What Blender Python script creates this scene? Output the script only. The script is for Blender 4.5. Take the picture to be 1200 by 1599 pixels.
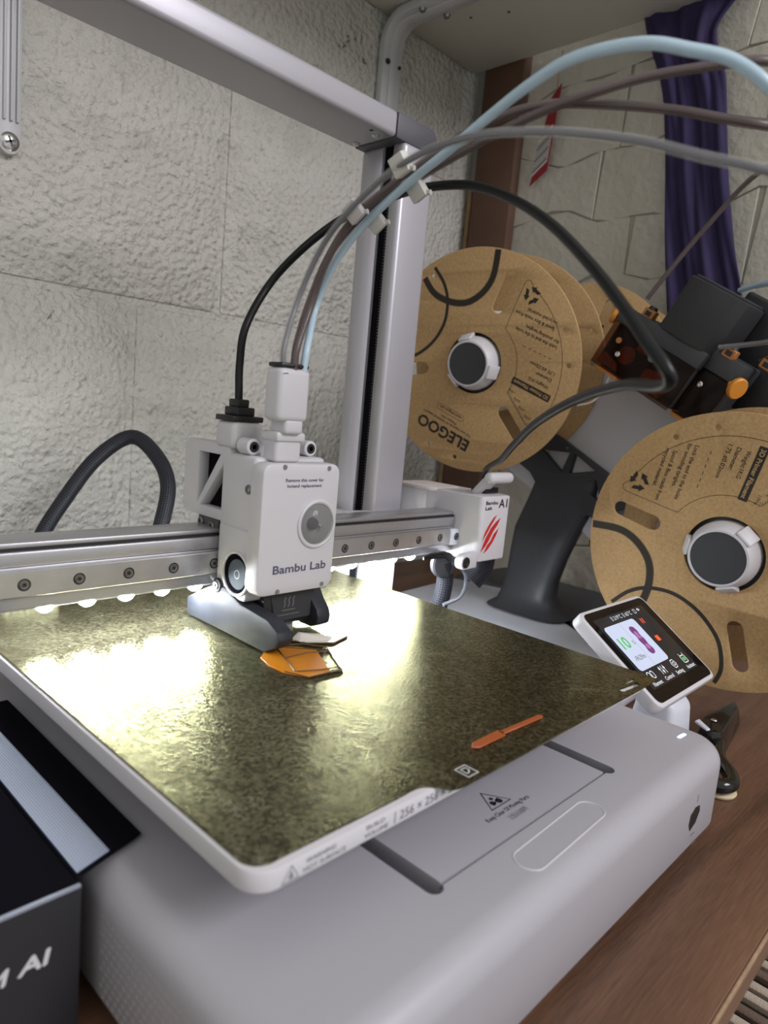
import bpy, bmesh, math, random
from mathutils import Vector, Matrix, noise

random.seed(7)
for _o in list(bpy.data.objects):
    bpy.data.objects.remove(_o)
SC = bpy.context.scene
COL = SC.collection
S = 0.001                       # everything below is written in millimetres, origin at the front left plate corner
ZOFF = 820.0                    # plate top above the floor


def W(p):
    return Vector((p[0] * S, p[1] * S, (p[2] + ZOFF) * S))


# ------------------------------------------------------------------ camera
yaw, pitch, roll = math.radians(47.03604), math.radians(8.51528), math.radians(5.2845)
fwd = Vector((math.sin(yaw) * math.cos(pitch), math.cos(yaw) * math.cos(pitch), -math.sin(pitch)))
rgt = Vector((math.cos(yaw), -math.sin(yaw), 0))
up = rgt.cross(fwd)
rx = math.cos(roll) * rgt + math.sin(roll) * up
uy = -math.sin(roll) * rgt + math.cos(roll) * up
camd = bpy.data.cameras.new('camera')
cam = bpy.data.objects.new('camera', camd)
COL.objects.link(cam)
M = Matrix((rx, uy, -fwd)).transposed().to_4x4()
M.translation = W((-111.107, -141.075, 130.5))
cam.matrix_world = M
camd.sensor_fit = 'VERTICAL'
camd.sensor_height = 36.0
camd.lens = 1094.0108 / 1599.0 * 36.0
camd.clip_start = 0.01
camd.clip_end = 20
camd.dof.use_dof = True
camd.dof.focus_distance = 0.43
camd.dof.aperture_fstop = 11.0
SC.camera = cam

# ------------------------------------------------------------------ world, lamps, exposure
wd = bpy.data.worlds.new('room_light')
SC.world = wd
wd.use_nodes = True
wd.node_tree.nodes['Background'].inputs[0].default_value = (0.98, 0.98, 0.95, 1)
wd.node_tree.nodes['Background'].inputs[1].default_value = 0.60


def area(name, loc, target, sx, sy, power, col):
    l = bpy.data.lights.new(name, 'AREA')
    l.shape = 'RECTANGLE'
    l.size, l.size_y, l.energy, l.color = sx, sy, power, col
    o = bpy.data.objects.new(name, l)
    COL.objects.link(o)
    o.location = W(loc)
    o.rotation_euler = (W(target) - W(loc)).to_track_quat('-Z', 'Y').to_euler()
    return o


area('ceiling_lamp', (420, -1350, 1100), (150, 150, 50), 0.8, 0.6, 19.0, (0.96, 0.93, 1.0))
SC.view_settings.view_transform = 'Standard'
SC.view_settings.look = 'None'
SC.view_settings.gamma = 1.0
SC.view_settings.use_curve_mapping = False
SC.view_settings.exposure = 0.15
LED_STRENGTH = 320.0
SC.cycles.max_bounces = 8
SC.cycles.transparent_max_bounces = 16
SC.cycles.sample_clamp_indirect = 40.0
SC.cycles.caustics_reflective = True
SC.cycles.blur_glossy = 0.3
SC.cycles.caustics_refractive = False


# ------------------------------------------------------------------ materials
def mat(name, col, rough=0.5, metal=0.0, bump=None, var=None, spec=0.5, coat=0.0, emit=None, trans=None, coords='Object'):
    """bump = (scale, strength mm, detail); var = (scale, amount) colour noise."""
    m = bpy.data.materials.new(name)
    m.use_nodes = True
    nt = m.node_tree
    b = nt.nodes['Principled BSDF']
    b.inputs['Base Color'].default_value = (*col, 1)
    b.inputs['Roughness'].default_value = rough
    b.inputs['Metallic'].default_value = metal
    b.inputs['Specular IOR Level'].default_value = spec
    b.inputs['Coat Weight'].default_value = coat
    tc = nt.nodes.new('ShaderNodeTexCoord')
    if emit:
        b.inputs['Emission Color'].default_value = (*emit[0], 1)
        b.inputs['Emission Strength'].default_value = emit[1]
    if bump:
        n = nt.nodes.new('ShaderNodeTexNoise')
        n.inputs['Scale'].default_value = bump[0]
        n.inputs['Detail'].default_value = bump[2] if len(bump) > 2 else 3
        nt.links.new(tc.outputs[coords], n.inputs['Vector'])
        bp = nt.nodes.new('ShaderNodeBump')
        bp.inputs['Strength'].default_value = 1.0
        bp.inputs['Distance'].default_value = bump[1] * S
        nt.links.new(n.outputs['Fac'], bp.inputs['Height'])
        nt.links.new(bp.outputs['Normal'], b.inputs['Normal'])
    if var:
        n = nt.nodes.new('ShaderNodeTexNoise')
        n.inputs['Scale'].default_value = var[0]
        n.inputs['Detail'].default_value = 5
        nt.links.new(tc.outputs[coords], n.inputs['Vector'])
        r = nt.nodes.new('ShaderNodeMapRange')
        r.inputs['From Min'].default_value = 0.3
        r.inputs['From Max'].default_value = 0.7
        r.inputs['To Min'].default_value = 1 - var[1]
        r.inputs['To Max'].default_value = 1 + var[1]
        nt.links.new(n.outputs['Fac'], r.inputs['Value'])
        mx = nt.nodes.new('ShaderNodeVectorMath')
        mx.operation = 'SCALE'
        mx.inputs[0].default_value = col
        nt.links.new(r.outputs['Result'], mx.inputs['Scale'])
        nt.links.new(mx.outputs['Vector'], b.inputs['Base Color'])
    if trans:
        t = nt.nodes.new('ShaderNodeBsdfTransparent')
        t.inputs['Color'].default_value = (*trans[1], 1)
        mixn = nt.nodes.new('ShaderNodeMixShader')
        mixn.inputs['Fac'].default_value = trans[0]
        nt.links.new(b.outputs['BSDF'], mixn.inputs[1])
        nt.links.new(t.outputs['BSDF'], mixn.inputs[2])
        nt.links.new(mixn.outputs['Shader'], nt.nodes['Material Output'].inputs['Surface'])
    return m


MT = {}
MT['white'] = mat('white_plastic', (0.60, 0.585, 0.61), 0.42, bump=(2500, 0.03, 2))
MT['base'] = mat('shaded_white_plastic', (0.40, 0.39, 0.42), 0.33, bump=(2600, 0.035, 2))  # same plastic as the white bed, with its shade put into a darker colour
MT['dimple'] = mat('dimpled_grey_plastic', (0.30, 0.28, 0.29), 0.45, bump=(260, 0.9, 1))
MT['pink'] = mat('ribbed_offwhite_plastic', (0.62, 0.57, 0.56), 0.5)
MT['alu'] = mat('painted_aluminium', (0.44, 0.43, 0.465), 0.38, metal=0.35, bump=(3000, 0.012, 2))
MT['rail'] = mat('anodised_rail', (0.42, 0.415, 0.43), 0.32, metal=0.6, bump=(900, 0.01, 2))
MT['steel'] = mat('ground_steel', (0.50, 0.49, 0.50), 0.30, metal=0.75, bump=(700, 0.015, 4), var=(60, 0.08))
MT['chrome'] = mat('bright_screw', (0.62, 0.61, 0.6), 0.22, metal=1.0)
MT['screw'] = mat('dark_steel_screw', (0.22, 0.21, 0.21), 0.32, metal=0.9)
MT['black'] = mat('black_plastic', (0.012, 0.012, 0.013), 0.42)
MT['blackm'] = mat('matt_black_plastic', (0.022, 0.022, 0.024), 0.55, bump=(1800, 0.05, 2))
MT['charcoal'] = mat('charcoal_plastic', (0.036, 0.037, 0.043), 0.45, bump=(1800, 0.04, 2))
MT['duct'] = mat('dark_grey_duct', (0.028, 0.030, 0.038), 0.5, spec=0.25, var=(90, 0.2))
MT['cap'] = mat('grey_end_cap', (0.075, 0.072, 0.085), 0.5)
MT['rubber'] = mat('black_rubber_cable', (0.007, 0.0075, 0.008), 0.38, spec=0.3)
MT['fan'] = mat('fan_hub_blue_grey', (0.11, 0.13, 0.155), 0.6, spec=0.15)
MT['ink'] = mat('printed_ink_black', (0.012, 0.011, 0.011), 0.5)
MT['greyink'] = mat('printed_ink_grey', (0.18, 0.18, 0.19), 0.6)
MT['brownink'] = mat('printed_ink_on_card', (0.022, 0.016, 0.010), 0.7)
MT['fadeink'] = mat('soft_printed_ink_on_card', (0.060, 0.045, 0.028), 0.7)
MT['blueink'] = mat('printed_ink_slate', (0.10, 0.10, 0.16), 0.5)
MT['red'] = mat('printed_red', (0.52, 0.018, 0.020), 0.45)
MT['whiteink'] = mat('printed_white', (0.62, 0.62, 0.64), 0.5)
MT['card'] = mat('brown_cardboard', (0.47, 0.30, 0.135), 0.75, bump=(900, 0.05, 4), var=(500, 0.14))
MT['cardedge'] = mat('cardboard_edge', (0.46, 0.30, 0.15), 0.8, var=(700, 0.2))
MT['panel'] = mat('grey_rack_panel', (0.58, 0.58, 0.60), 0.5, bump=(2500, 0.03, 2))
MT['orange'] = mat('orange_plastic', (0.62, 0.235, 0.022), 0.45)
MT['orange2'] = mat('dull_orange_clip', (0.40, 0.155, 0.035), 0.45)
MT['copper'] = mat('copper_gear_parts', (0.50, 0.16, 0.06), 0.45, var=(300, 0.3))
MT['amber'] = mat('smoked_amber_cover', (0.010, 0.007, 0.006), 0.12, trans=(0.78, (0.72, 0.55, 0.45)))
MT['curtain'] = mat('purple_cloth', (0.026, 0.016, 0.066), 0.85, bump=(3500, 0.15, 2), var=(40, 0.15))
MT['shelf'] = mat('painted_shelf_board', (0.62, 0.61, 0.54), 0.6, bump=(600, 0.06, 4))
MT['bracket'] = mat('white_painted_steel', (0.46, 0.46, 0.47), 0.4)
MT['post'] = mat('brown_painted_post', (0.095, 0.048, 0.028), 0.7, bump=(500, 0.1, 4), var=(30, 0.12))
MT['strip'] = mat('raw_wood_strip', (0.26, 0.165, 0.085), 0.7, var=(60, 0.2))
MT['gap'] = mat('grey_green_plaster', (0.24, 0.245, 0.22), 0.9, bump=(300, 0.6, 5))
MT['glassblack'] = mat('black_glass', (0.007, 0.006, 0.006), 0.06, spec=0.15)
MT['scr_white'] = mat('screen_white', (0.1, 0.1, 0.1), 0.3, emit=((0.68, 0.76, 1.0), 0.74))
MT['scr_text'] = mat('screen_text', (0.1, 0.1, 0.1), 0.3, emit=((0.85, 0.88, 0.95), 0.75))
MT['scr_grey'] = mat('screen_grey_text', (0.05, 0.05, 0.05), 0.3, emit=((0.16, 0.17, 0.20), 1.0))
MT['scr_green'] = mat('screen_green', (0.02, 0.1, 0.02), 0.3, emit=((0.08, 0.42, 0.10), 1.0))
MT['scr_red'] = mat('screen_red', (0.2, 0.02, 0.01), 0.3, emit=((0.85, 0.09, 0.03), 1.0))
MT['scr_purple'] = mat('screen_purple', (0.05, 0.02, 0.05), 0.3, emit=((0.13, 0.030, 0.14), 1.0))
MT['scr_mauve'] = mat('screen_mauve', (0.05, 0.02, 0.05), 0.3, emit=((0.36, 0.14, 0.36), 1.0))
MT['scr_dark'] = mat('screen_dark_band', (0.02, 0.02, 0.02), 0.15, emit=((0.012, 0.010, 0.010), 0.6), spec=0.15)
MT['status'] = mat('status_light', (0.5, 0.5, 0.6), 0.4, emit=((0.55, 0.72, 1.0), 1.5))
MT['led'] = mat('led_dome', (0.8, 0.8, 0.8), 0.3, emit=((0.90, 0.96, 1.0), LED_STRENGTH))
MT['boxblack'] = mat('black_carton', (0.008, 0.008, 0.011), 0.6, spec=0.0)
MT['boxfront'] = mat('black_carton_front', (0.020, 0.020, 0.024), 0.6, bump=(1500, 0.04, 3))
MT['foiledge'] = mat('pale_carton_edge', (0.42, 0.47, 0.55), 0.4, metal=0.5)
MT['scis'] = mat('glossy_black_handle', (0.010, 0.010, 0.009), 0.12)
MT['pale'] = mat('pale_grey_plastic', (0.66, 0.68, 0.75), 0.4)
MT['tape'] = mat('cream_ring', (0.60, 0.50, 0.32), 0.6)
MT['clip'] = mat('white_tube_clip', (0.60, 0.585, 0.54), 0.5)
MT['clip2'] = mat('lilac_white_clip', (0.52, 0.49, 0.49), 0.5)
MT['tube_clear'] = mat('translucent_tube', (0.66, 0.65, 0.62), 0.22, trans=(0.80, (0.95, 0.95, 0.93)))
MT['fil_grey'] = mat('slate_filament', (0.11, 0.11, 0.15), 0.4)
MT['fil_blue'] = mat('pale_blue_filament', (0.58, 0.78, 0.88), 0.35)
MT['tube_blue'] = mat('milky_blue_tube', (0.62, 0.78, 0.87), 0.22, trans=(0.30, (0.9, 0.95, 1.0)))
MT['fil_brown'] = mat('taupe_filament', (0.085, 0.060, 0.056), 0.4)
MT['tube_brown'] = mat('taupe_tube', (0.20, 0.165, 0.16), 0.22, trans=(0.55, (0.8, 0.75, 0.74)))
MT['fil_dark'] = mat('dark_brown_filament', (0.062, 0.035, 0.024), 0.4)
MT['fil_white'] = mat('white_filament', (0.7, 0.68, 0.62), 0.4)
MT['fil_red'] = mat('reddish_brown_filament', (0.14, 0.060, 0.040), 0.4)
MT['print_orange'] = mat('translucent_orange_print', (0.66, 0.25, 0.018), 0.28, trans=(0.22, (1.0, 0.62, 0.2)))
MT['print_line'] = mat('dark_brown_extruded_line', (0.10, 0.055, 0.02), 0.35)
MT['print_clear'] = mat('clear_print', (0.82, 0.79, 0.70), 0.2, trans=(0.2, (0.98, 0.95, 0.88)))
MT['purge'] = mat('rust_orange_purge_line', (0.36, 0.085, 0.020), 0.4)
MT['lens'] = mat('clear_lens_dome', (0.5, 0.5, 0.5), 0.03, spec=1.0, trans=(0.82, (0.95, 0.95, 0.95)))
MT['lensin'] = mat('grey_lens_seat', (0.33, 0.325, 0.33), 0.3, metal=0.5)
MT['tagwhite'] = mat('grey_printed_tag', (0.5, 0.48, 0.45), 0.6)
MT['tagbar'] = mat('tag_grey_bars', (0.10, 0.10, 0.10), 0.6)
MT['tagred'] = mat('tag_red', (0.22, 0.012, 0.016), 0.55)
MT['weed'] = mat('blueish_tube_wire', (0.10, 0.11, 0.13), 0.35)


def M_plate():
    m = mat('textured_gold_plate', (0.3, 0.27, 0.15), 0.33, metal=0.82)
    nt = m.node_tree
    b = nt.nodes['Principled BSDF']
    b.inputs['Specular Tint'].default_value = (0.92, 0.90, 0.62, 1)
    tc = nt.nodes['Texture Coordinate']
    n1 = nt.nodes.new('ShaderNodeTexNoise'); n1.inputs['Scale'].default_value = 20; n1.inputs['Detail'].default_value = 12
    n1.inputs['Roughness'].default_value = 0.80; n1.inputs['Distortion'].default_value = 1.6
    n2 = nt.nodes.new('ShaderNodeTexNoise'); n2.inputs['Scale'].default_value = 2600; n2.inputs['Detail'].default_value = 3
    n3 = nt.nodes.new('ShaderNodeTexVoronoi'); n3.inputs['Scale'].default_value = 800
    for n in (n1, n2, n3):
        nt.links.new(tc.outputs['Object'], n.inputs['Vector'])
    r = nt.nodes.new('ShaderNodeValToRGB')
    r.color_ramp.elements[0].position = 0.40; r.color_ramp.elements[0].color = (0.100, 0.090, 0.056, 1)
    r.color_ramp.elements[1].position = 0.70; r.color_ramp.elements[1].color = (0.34, 0.33, 0.25, 1)
    e = r.color_ramp.elements.new(0.58); e.color = (0.150, 0.144, 0.092, 1)
    nt.links.new(n1.outputs['Fac'], r.inputs['Fac'])
    # pale worn flecks and per-grain colour
    n4 = nt.nodes.new('ShaderNodeTexNoise'); n4.inputs['Scale'].default_value = 55; n4.inputs['Detail'].default_value = 14
    n4.inputs['Roughness'].default_value = 0.85; n4.inputs['Distortion'].default_value = 2.5
    nt.links.new(tc.outputs['Object'], n4.inputs['Vector'])
    r4 = nt.nodes.new('ShaderNodeValToRGB')
    r4.color_ramp.elements[0].position = 0.60; r4.color_ramp.elements[0].color = (0, 0, 0, 1)
    r4.color_ramp.elements[1].position = 0.72; r4.color_ramp.elements[1].color = (0.8, 0.8, 0.8, 1)
    nt.links.new(n4.outputs['Fac'], r4.inputs['Fac'])
    mixf = nt.nodes.new('ShaderNodeMix'); mixf.data_type = 'RGBA'
    nt.links.new(r4.outputs['Color'], mixf.inputs['Factor'])
    nt.links.new(r.outputs['Color'], mixf.inputs['A']); mixf.inputs['B'].default_value = (0.42, 0.41, 0.34, 1)
    gr = nt.nodes.new('ShaderNodeMapRange'); gr.inputs['From Min'].default_value = 0.0; gr.inputs['From Max'].default_value = 1.0
    gr.inputs['To Min'].default_value = 0.35; gr.inputs['To Max'].default_value = 1.75
    sp_ = nt.nodes.new('ShaderNodeSeparateColor')
    nt.links.new(n3.outputs['Color'], sp_.inputs['Color'])
    nt.links.new(sp_.outputs['Red'], gr.inputs['Value'])
    sc_ = nt.nodes.new('ShaderNodeVectorMath'); sc_.operation = 'SCALE'
    nt.links.new(mixf.outputs['Result'], sc_.inputs[0]); nt.links.new(gr.outputs['Result'], sc_.inputs['Scale'])
    nt.links.new(sc_.outputs['Vector'], b.inputs['Base Color'])
    rr = nt.nodes.new('ShaderNodeMapRange'); rr.inputs['From Min'].default_value = 0.35; rr.inputs['From Max'].default_value = 0.7
    rr.inputs['To Min'].default_value = 0.20; rr.inputs['To Max'].default_value = 0.14
    nt.links.new(n1.outputs['Fac'], rr.inputs['Value'])
    nt.links.new(rr.outputs['Result'], b.inputs['Roughness'])
    ad = nt.nodes.new('ShaderNodeMath'); ad.operation = 'ADD'
    nt.links.new(n2.outputs['Fac'], ad.inputs[0]); nt.links.new(n3.outputs['Distance'], ad.inputs[1])
    bp = nt.nodes.new('ShaderNodeBump'); bp.inputs['Strength'].default_value = 1.0; bp.inputs['Distance'].default_value = 0.00011
    nt.links.new(ad.outputs[0], bp.inputs['Height'])
    nt.links.new(bp.outputs['Normal'], b.inputs['Normal'])
    return m


def M_block():
    """painted rough masonry: orange-peel paint over coarse lumps and a few pits"""
    m = mat('painted_rough_block', (0.54, 0.525, 0.475), 0.62)
    nt = m.node_tree
    b = nt.nodes['Principled BSDF']
    tc = nt.nodes.new('ShaderNodeNewGeometry')
    out = 'Position'
    a = nt.nodes.new('ShaderNodeTexNoise'); a.inputs['Scale'].default_value = 170; a.inputs['Detail'].default_value = 5; a.inputs['Roughness'].default_value = 0.55
    v = nt.nodes.new('ShaderNodeTexVoronoi'); v.inputs['Scale'].default_value = 175; v.feature = 'SMOOTH_F1'
    c = nt.nodes.new('ShaderNodeTexNoise'); c.inputs['Scale'].default_value = 14; c.inputs['Detail'].default_value = 8; c.inputs['Roughness'].default_value = 0.62
    for n in (a, v, c):
        nt.links.new(tc.outputs[out], n.inputs['Vector'])
    # pits: sharp holes where the coarse noise is low
    rp = nt.nodes.new('ShaderNodeValToRGB')
    rp.color_ramp.elements[0].position = 0.36; rp.color_ramp.elements[0].color = (0, 0, 0, 1)
    rp.color_ramp.elements[1].position = 0.44; rp.color_ramp.elements[1].color = (1, 1, 1, 1)
    nt.links.new(c.outputs['Fac'], rp.inputs['Fac'])
    m1 = nt.nodes.new('ShaderNodeMath'); m1.operation = 'MULTIPLY_ADD'
    nt.links.new(v.outputs['Distance'], m1.inputs[0]); m1.inputs[1].default_value = -0.8
    nt.links.new(a.outputs['Fac'], m1.inputs[2])
    m2 = nt.nodes.new('ShaderNodeMath'); m2.operation = 'MULTIPLY_ADD'
    nt.links.new(rp.outputs['Color'], m2.inputs[0]); m2.inputs[1].default_value = 0.35
    nt.links.new(m1.outputs[0], m2.inputs[2])
    m3 = nt.nodes.new('ShaderNodeMath'); m3.operation = 'MULTIPLY_ADD'
    nt.links.new(c.outputs['Fac'], m3.inputs[0]); m3.inputs[1].default_value = 1.3
    nt.links.new(m2.outputs[0], m3.inputs[2])
    v2 = nt.nodes.new('ShaderNodeTexNoise'); v2.inputs['Scale'].default_value = 26; v2.inputs['Detail'].default_value = 10; v2.inputs['Roughness'].default_value = 0.7
    v2.inputs['Distortion'].default_value = 1.2
    nt.links.new(tc.outputs[out], v2.inputs['Vector'])
    dr = nt.nodes.new('ShaderNodeValToRGB')       # dark specks where this noise is lowest
    dr.color_ramp.elements[0].position = 0.30; dr.color_ramp.elements[0].color = (0.16, 0.15, 0.13, 1)
    dr.color_ramp.elements[1].position = 0.33; dr.color_ramp.elements[1].color = (0.55, 0.535, 0.485, 1)
    nt.links.new(v2.outputs['Fac'], dr.inputs['Fac'])
    nt.links.new(dr.outputs['Color'], b.inputs['Base Color'])
    m4 = nt.nodes.new('ShaderNodeMath'); m4.operation = 'MULTIPLY_ADD'; m4.inputs[1].default_value = 0.55
    nt.links.new(v2.outputs['Fac'], m4.inputs[0]); nt.links.new(m3.outputs[0], m4.inputs[2])
    m3 = m4
    bp = nt.nodes.new('ShaderNodeBump'); bp.inputs['Strength'].default_value = 1.0; bp.inputs['Distance'].default_value = 0.0050
    nt.links.new(m3.outputs[0], bp.inputs['Height'])
    nt.links.new(bp.outputs['Normal'], b.inputs['Normal'])
    return m


def M_stone():
    m = mat('painted_stone_cladding', (0.46, 0.44, 0.375), 0.75, bump=(70, 2.2, 8), coords='Object')
    return m


def M_wood():
    m = mat('dark_wood_desktop', (0.12, 0.06, 0.035), 0.42)
    nt = m.node_tree
    b = nt.nodes['Principled BSDF']
    g = nt.nodes.new('ShaderNodeNewGeometry')
    mp = nt.nodes.new('ShaderNodeMapping'); mp.inputs['Scale'].default_value = (2.2, 26, 26)
    nt.links.new(g.outputs['Position'], mp.inputs['Vector'])
    n = nt.nodes.new('ShaderNodeTexNoise'); n.inputs['Scale'].default_value = 1.2; n.inputs['Detail'].default_value = 6; n.inputs['Distortion'].default_value = 0.6
    nt.links.new(mp.outputs['Vector'], n.inputs['Vector'])
    mp2 = nt.nodes.new('ShaderNodeMapping'); mp2.inputs['Scale'].default_value = (60, 900, 900)
    nt.links.new(g.outputs['Position'], mp2.inputs['Vector'])
    n2 = nt.nodes.new('ShaderNodeTexNoise'); n2.inputs['Scale'].default_value = 1.0; n2.inputs['Detail'].default_value = 3
    nt.links.new(mp2.outputs['Vector'], n2.inputs['Vector'])
    mx = nt.nodes.new('ShaderNodeMath'); mx.operation = 'MULTIPLY_ADD'; mx.inputs[1].default_value = 0.35
    nt.links.new(n2.outputs['Fac'], mx.inputs[0]); nt.links.new(n.outputs['Fac'], mx.inputs[2])
    r = nt.nodes.new('ShaderNodeValToRGB')
    r.color_ramp.elements[0].position = 0.42; r.color_ramp.elements[0].color = (0.075, 0.036, 0.022, 1)
    r.color_ramp.elements[1].position = 0.95; r.color_ramp.elements[1].color = (0.24, 0.125, 0.072, 1)
    nt.links.new(mx.outputs[0], r.inputs['Fac'])
    nt.links.new(r.outputs['Color'], b.inputs['Base Color'])
    bp = nt.nodes.new('ShaderNodeBump'); bp.inputs['Strength'].default_value = 0.5; bp.inputs['Distance'].default_value = 0.0002
    nt.links.new(n2.outputs['Fac'], bp.inputs['Height'])
    nt.links.new(bp.outputs['Normal'], b.inputs['Normal'])
    return m


def M_braid():
    m = mat('braided_black_sleeve', (0.02, 0.02, 0.024), 0.5, spec=0.25)
    nt = m.node_tree
    b = nt.nodes['Principled BSDF']
    uv = nt.nodes.new('ShaderNodeUVMap')
    mp = nt.nodes.new('ShaderNodeMapping'); mp.inputs['Rotation'].default_value = (0, 0, math.radians(45))
    nt.links.new(uv.outputs['UV'], mp.inputs['Vector'])
    ch = nt.nodes.new('ShaderNodeTexChecker'); ch.inputs['Scale'].default_value = 0.75
    ch.inputs['Color1'].default_value = (0.004, 0.004, 0.006, 1); ch.inputs['Color2'].default_value = (0.034, 0.035, 0.045, 1)
    nt.links.new(mp.outputs['Vector'], ch.inputs['Vector'])
    nt.links.new(ch.outputs['Color'], b.inputs['Base Color'])
    bp = nt.nodes.new('ShaderNodeBump'); bp.inputs['Distance'].default_value = 0.0004
    nt.links.new(ch.outputs['Fac'], bp.inputs['Height'])
    nt.links.new(bp.outputs['Normal'], b.inputs['Normal'])
    return m


def M_foil():
    """lenticular holographic tape: fine ridges along its length, silvery, bluish sheen painted into the ridge colours"""
    m = mat('ridged_silver_foil', (0.62, 0.66, 0.74), 0.34, metal=0.25)
    nt = m.node_tree
    b = nt.nodes['Principled BSDF']
    g = nt.nodes.new('ShaderNodeNewGeometry')
    wv = nt.nodes.new('ShaderNodeTexWave'); wv.bands_direction = 'X'; wv.inputs['Scale'].default_value = 330; wv.inputs['Distortion'].default_value = 0
    nt.links.new(g.outputs['Position'], wv.inputs['Vector'])
    bp = nt.nodes.new('ShaderNodeBump'); bp.inputs['Distance'].default_value = 0.00025
    nt.links.new(wv.outputs['Fac'], bp.inputs['Height'])
    nt.links.new(bp.outputs['Normal'], b.inputs['Normal'])
    r = nt.nodes.new('ShaderNodeValToRGB')  # dark-to-pale blue sheen painted across the ridges, standing in for reflected light
    r.color_ramp.elements[0].position = 0.2; r.color_ramp.elements[0].color = (0.34, 0.44, 0.66, 1)
    r.color_ramp.elements[1].position = 0.8; r.color_ramp.elements[1].color = (0.78, 0.83, 0.93, 1)
    nt.links.new(wv.outputs['Fac'], r.inputs['Fac']); nt.links.new(r.outputs['Color'], b.inputs['Base Color'])
    return m


MT['plate'] = M_plate()
MT['block'] = M_block()
MT['stone'] = M_stone()
MT['wood'] = M_wood()
MT['braid'] = M_braid()
MT['foil'] = M_foil()
MT['rug'] = mat('dark_seat_frame', (0.035, 0.026, 0.020), 0.9)
MT['strand'] = mat('pale_woven_strand', (0.50, 0.42, 0.33), 0.9, bump=(900, 0.4, 3))
MT['strand2'] = mat('brown_woven_strand', (0.16, 0.11, 0.08), 0.9, bump=(900, 0.4, 3))
MT['mortar'] = mat('painted_mortar', (0.50, 0.485, 0.43), 0.8, bump=(160, 2.0, 6))
MT['mortar2'] = mat('dull_mortar', (0.40, 0.38, 0.32), 0.9, bump=(200, 1.5, 6))
MT['floor'] = mat('dark_floor', (0.05, 0.038, 0.03), 0.8, bump=(120, 0.5, 4))
MT['edgeband'] = mat('pale_desk_edge', (0.34, 0.22, 0.13), 0.6, var=(200, 0.2))


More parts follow.
